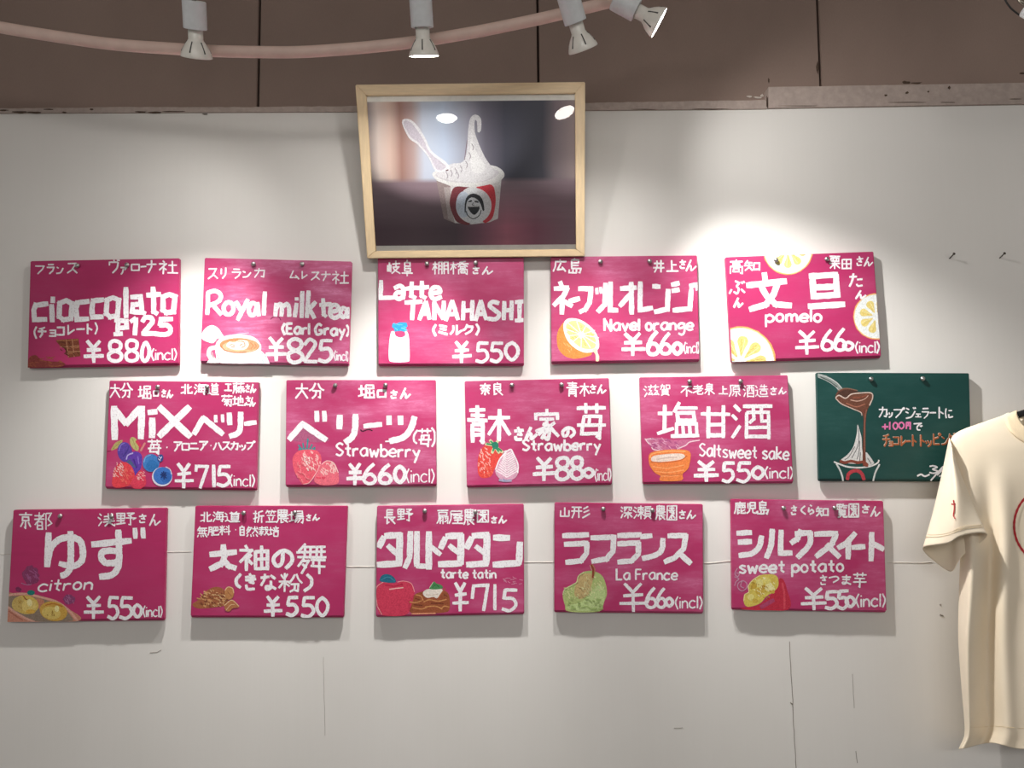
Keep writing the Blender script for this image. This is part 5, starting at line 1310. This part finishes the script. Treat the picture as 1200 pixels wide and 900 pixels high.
# sleeves: the visible left one is measured, the right one mirrors it
front_hem = [(1080, 641, -.078), (1088, 639.5, -.092), (1098, 638.5, -.104), (1108, 637.5, -.113), (1115, 635.5, -.118), (1120, 630.5, -.124), (1127, 627.5, -.130), (1138, 625, -.132), (1149, 624, -.131), (1159, 625, -.124)]
back_hem = [(1154, 632, -.110), (1146, 638, -.100), (1136, 645, -.094), (1128, 651, -.092), (1121, 660, -.086), (1117, 671, -.076), (1110, 669, -.066), (1100, 662, -.058), (1090, 654, -.056), (1083, 647, -.064)]
rim = [Vector(p) for p in front_hem + back_hem]
n_f, n_b = len(front_hem), len(back_hem)
topf = [Vector((1112.5 + 6.0 * i / (n_f - 1), 513 + 22 * i / (n_f - 1), -.062 - .040 * math.sin(PI * (0.12 + 0.7 * i / (n_f - 1))))) for i in range(n_f)]
topb = [Vector((1118 - 5.5 * i / (n_b - 1), 536 - 22 * i / (n_b - 1), -.060 - .004 * i / (n_b - 1))) for i in range(n_b)]
top = topf + topb
def sleeve(side):
    b = bmesh.new(); rr = []
    NR = 14
    for j in range(NR + 1):
        t = j / NR
        row = []
        for i, (p, q) in enumerate(zip(top, rim)):
            v = p.lerp(q, t)
            if i < n_f:
                u = i / (n_f - 1)
                bulge = math.sin(PI * t) * math.sin(PI * min(1, u * 1.02))
                v.z -= 0.010 * bulge + 0.004 * math.sin(9 * u + 3 * t) * math.sin(PI * t)
                v.x += 3.0 * math.sin(PI * t) * (1 - u) - 2.0 * math.sin(PI * t) * u
            else:
                u = (i - n_f) / (n_b - 1)
                fold = math.exp(-((u - 0.5) / 0.16) ** 2)
                v.z += 0.003 * math.sin(PI * t)
            w_ = at(v.x, v.y, v.z)
            if side > 0: w_.x = 2 * at(SX, v.y, v.z).x - w_.x
            row.append(b.verts.new(w_))
        rr.append(row)
    n = len(top)
    for j in range(NR):
        for i in range(n):
            b.faces.new((rr[j][i], rr[j][(i + 1) % n], rr[j + 1][(i + 1) % n], rr[j + 1][i]))
    bmesh.ops.recalc_face_normals(b, faces=b.faces)
    bvh = BVHTree.FromBMesh(b)
    o = obj('sleeve', b, M_CLOTH, shirt, True)
    clothy(o)
    return o, bvh, rr
sl, sl_bvh, _r = sleeve(-1)
sr, _b2, _r2 = sleeve(1)

def on_cloth(bvh, px, py, off):
    d = ray(px, py).normalized()
    h = bvh.ray_cast(CAM, d)
    if h[0] is None: return None
    return h[0] - d * off
def inked(bvh, pts, w, name, parent, closed=False, step=1.6, off=0.0028):
    P = catmull(pts, step)
    b = bmesh.new(); prev = None
    for i, p in enumerate(P):
        t = (P[min(i + 1, len(P) - 1)] - P[max(i - 1, 0)]).normalized()
        nn = Vector((-t.y, t.x)) * w * (1 + .12 * math.sin(i * 1.7)) / 2
        a, c = on_cloth(bvh, p.x + nn.x, p.y + nn.y, off), on_cloth(bvh, p.x - nn.x, p.y - nn.y, off)
        if a is None or c is None: prev = None; continue
        cur = (b.verts.new(a), b.verts.new(c))
        if prev: b.faces.new((prev[0], prev[1], cur[1], cur[0]))
        prev = cur
    o = obj(name, b, M_RED, parent, True); o['label'] = 'red printed mark'
    return o
ring_pts = [(SX - 2 + 46.5 * math.cos(a), 616 + 47 * math.sin(a)) for a in [2 * PI * k / 40 for k in range(41)]]
ring_pts[-1] = ring_pts[0]
inked(body_bvh, ring_pts, 2.6, 'chest_print', body)
b_ = inked(sl_bvh, [(1117.2, 586), (1118.2, 592), (1118, 599), (1117.2, 604), (1119.4, 608)], 1.3, 'sleeve_print', sl, off=0.0020)
inked(sl_bvh, [(1114.8, 590.6), (1117, 591), (1119.6, 590.2)], 1.4, 'sleeve_print', sl, off=0.0020)

# ribbed collar: a flat knitted band lying on the cloth round the neck opening
cb = bmesh.new(); ringA = []
NC = 96
for k in range(NC):
    a = 2 * PI * k / NC
    c, s_ = math.cos(a), math.sin(a)            # s > 0: front
    row = []; last = None
    for q in (0.0, 0.05, 0.3, 0.6, 0.92, 1.0):   # outer seam to inner edge
        rx = 60.0 - 14.5 * q
        if s_ >= 0: ry, y0 = 40.0 - 9.0 * q, 487.0 - 6.5 * q
        else: ry, y0 = 15.0 - 9.0 * q, 487.0 - 6.5 * q
        px, py = SX + rx * c, y0 + ry * abs(s_)
        yy = YM - (0.020 * abs(s_) ** 0.6 if s_ > 0 else -0.014 * abs(s_) ** 0.6)
        if s_ > 0.02:
            h = on_cloth(body_bvh, px, py, 0.0)
            if h is not None and h.y < YM and q < 0.7: last = h.y
            if last is not None: yy = last - (0.0016 if q in (0.0, 1.0) else 0.0034)
        row.append(cb.verts.new(at(px, py, yy)))
    ringA.append(row)
for k in range(NC):
    for j in range(5):
        cb.faces.new((ringA[k][j], ringA[(k + 1) % NC][j], ringA[(k + 1) % NC][j + 1], ringA[k][j + 1]))
bmesh.ops.recalc_face_normals(cb, faces=cb.faces)
co = obj('collar', cb, M_HEM, shirt, True)
m = co.modifiers.new('thick', 'SOLIDIFY'); m.thickness = 0.0016

# stitched hem lines
M_STITCH = plain('cream_stitching', 'd8c29a', 0.9)
def stitch(bvh, pts, parent, off=0.0010, r=0.00035):
    P = [on_cloth(bvh, p.x, p.y, off) for p in catmull(pts, 3)]
    run = []
    b = bmesh.new()
    for p in P + [None]:
        if p is None:
            if len(run) > 2: tube(b, run, r, 5)
            run = []
        else: run.append(p)
    if len(b.verts): return obj('hem_stitching', b, M_STITCH, parent, True)
    b.free()
stitch(body_bvh, [(1134, 852), (1150, 852), (1166, 851), (1190, 853), (1240, 855), (1300, 853)], body)
stitch(sl_bvh, [(1084, 629), (1100, 629), (1114, 626), (1128, 620), (1155, 617)], sl)
stitch(sl_bvh, [(1084, 626.5), (1100, 626.5), (1114, 623.5), (1128, 617.5), (1154, 614.5)], sl)

# hanger: black, its shoulders inside the shirt, hooked on a nail beyond the frame
HK = at(SX, 430, -0.02)
hanger = empty('clothes_hanger', at(SX, 505, YM), 'black clothes hanger whose shoulder shows in the T-shirt neck opening', 'hanger')
M_BLACK = plain('black_hanger_plastic', '17171a', 0.4)
arm = [at(1120, 517, YM), at(1140, 507, YM), at(1165, 496, YM), at(1192, 487, YM), at(1215, 480, YM), at(SX, 475, YM)]
arm = [p + Vector((0, 0.004, -0.004 if i < 3 else 0)) for i, p in enumerate(arm)]
mir = [Vector((2 * at(SX, 480, YM).x - p.x, p.y, p.z)) for p in arm[:-1]]
b = bmesh.new(); tube(b, catmull(arm + mir[::-1], 0.006), 0.0062, 12); obj('shoulder_bar', b, M_BLACK, hanger, True)
b = bmesh.new()
c0 = arm[-1]
tube(b, catmull([c0, c0 + Vector((0, .002, .03)), c0 + Vector((-.012, .01, .05)), c0 + Vector((-.014, .022, .068)), c0 + Vector((0, .030, .082)), c0 + Vector((.016, .034, .070)), c0 + Vector((.018, .034, .060))], 0.004), 0.0018, 10)
obj('hook', b, metal('hanger_steel', '9a9a9a', 0.3), hanger, True)
p = nail_base = c0 + Vector((0, -YM - 0.004, .078))
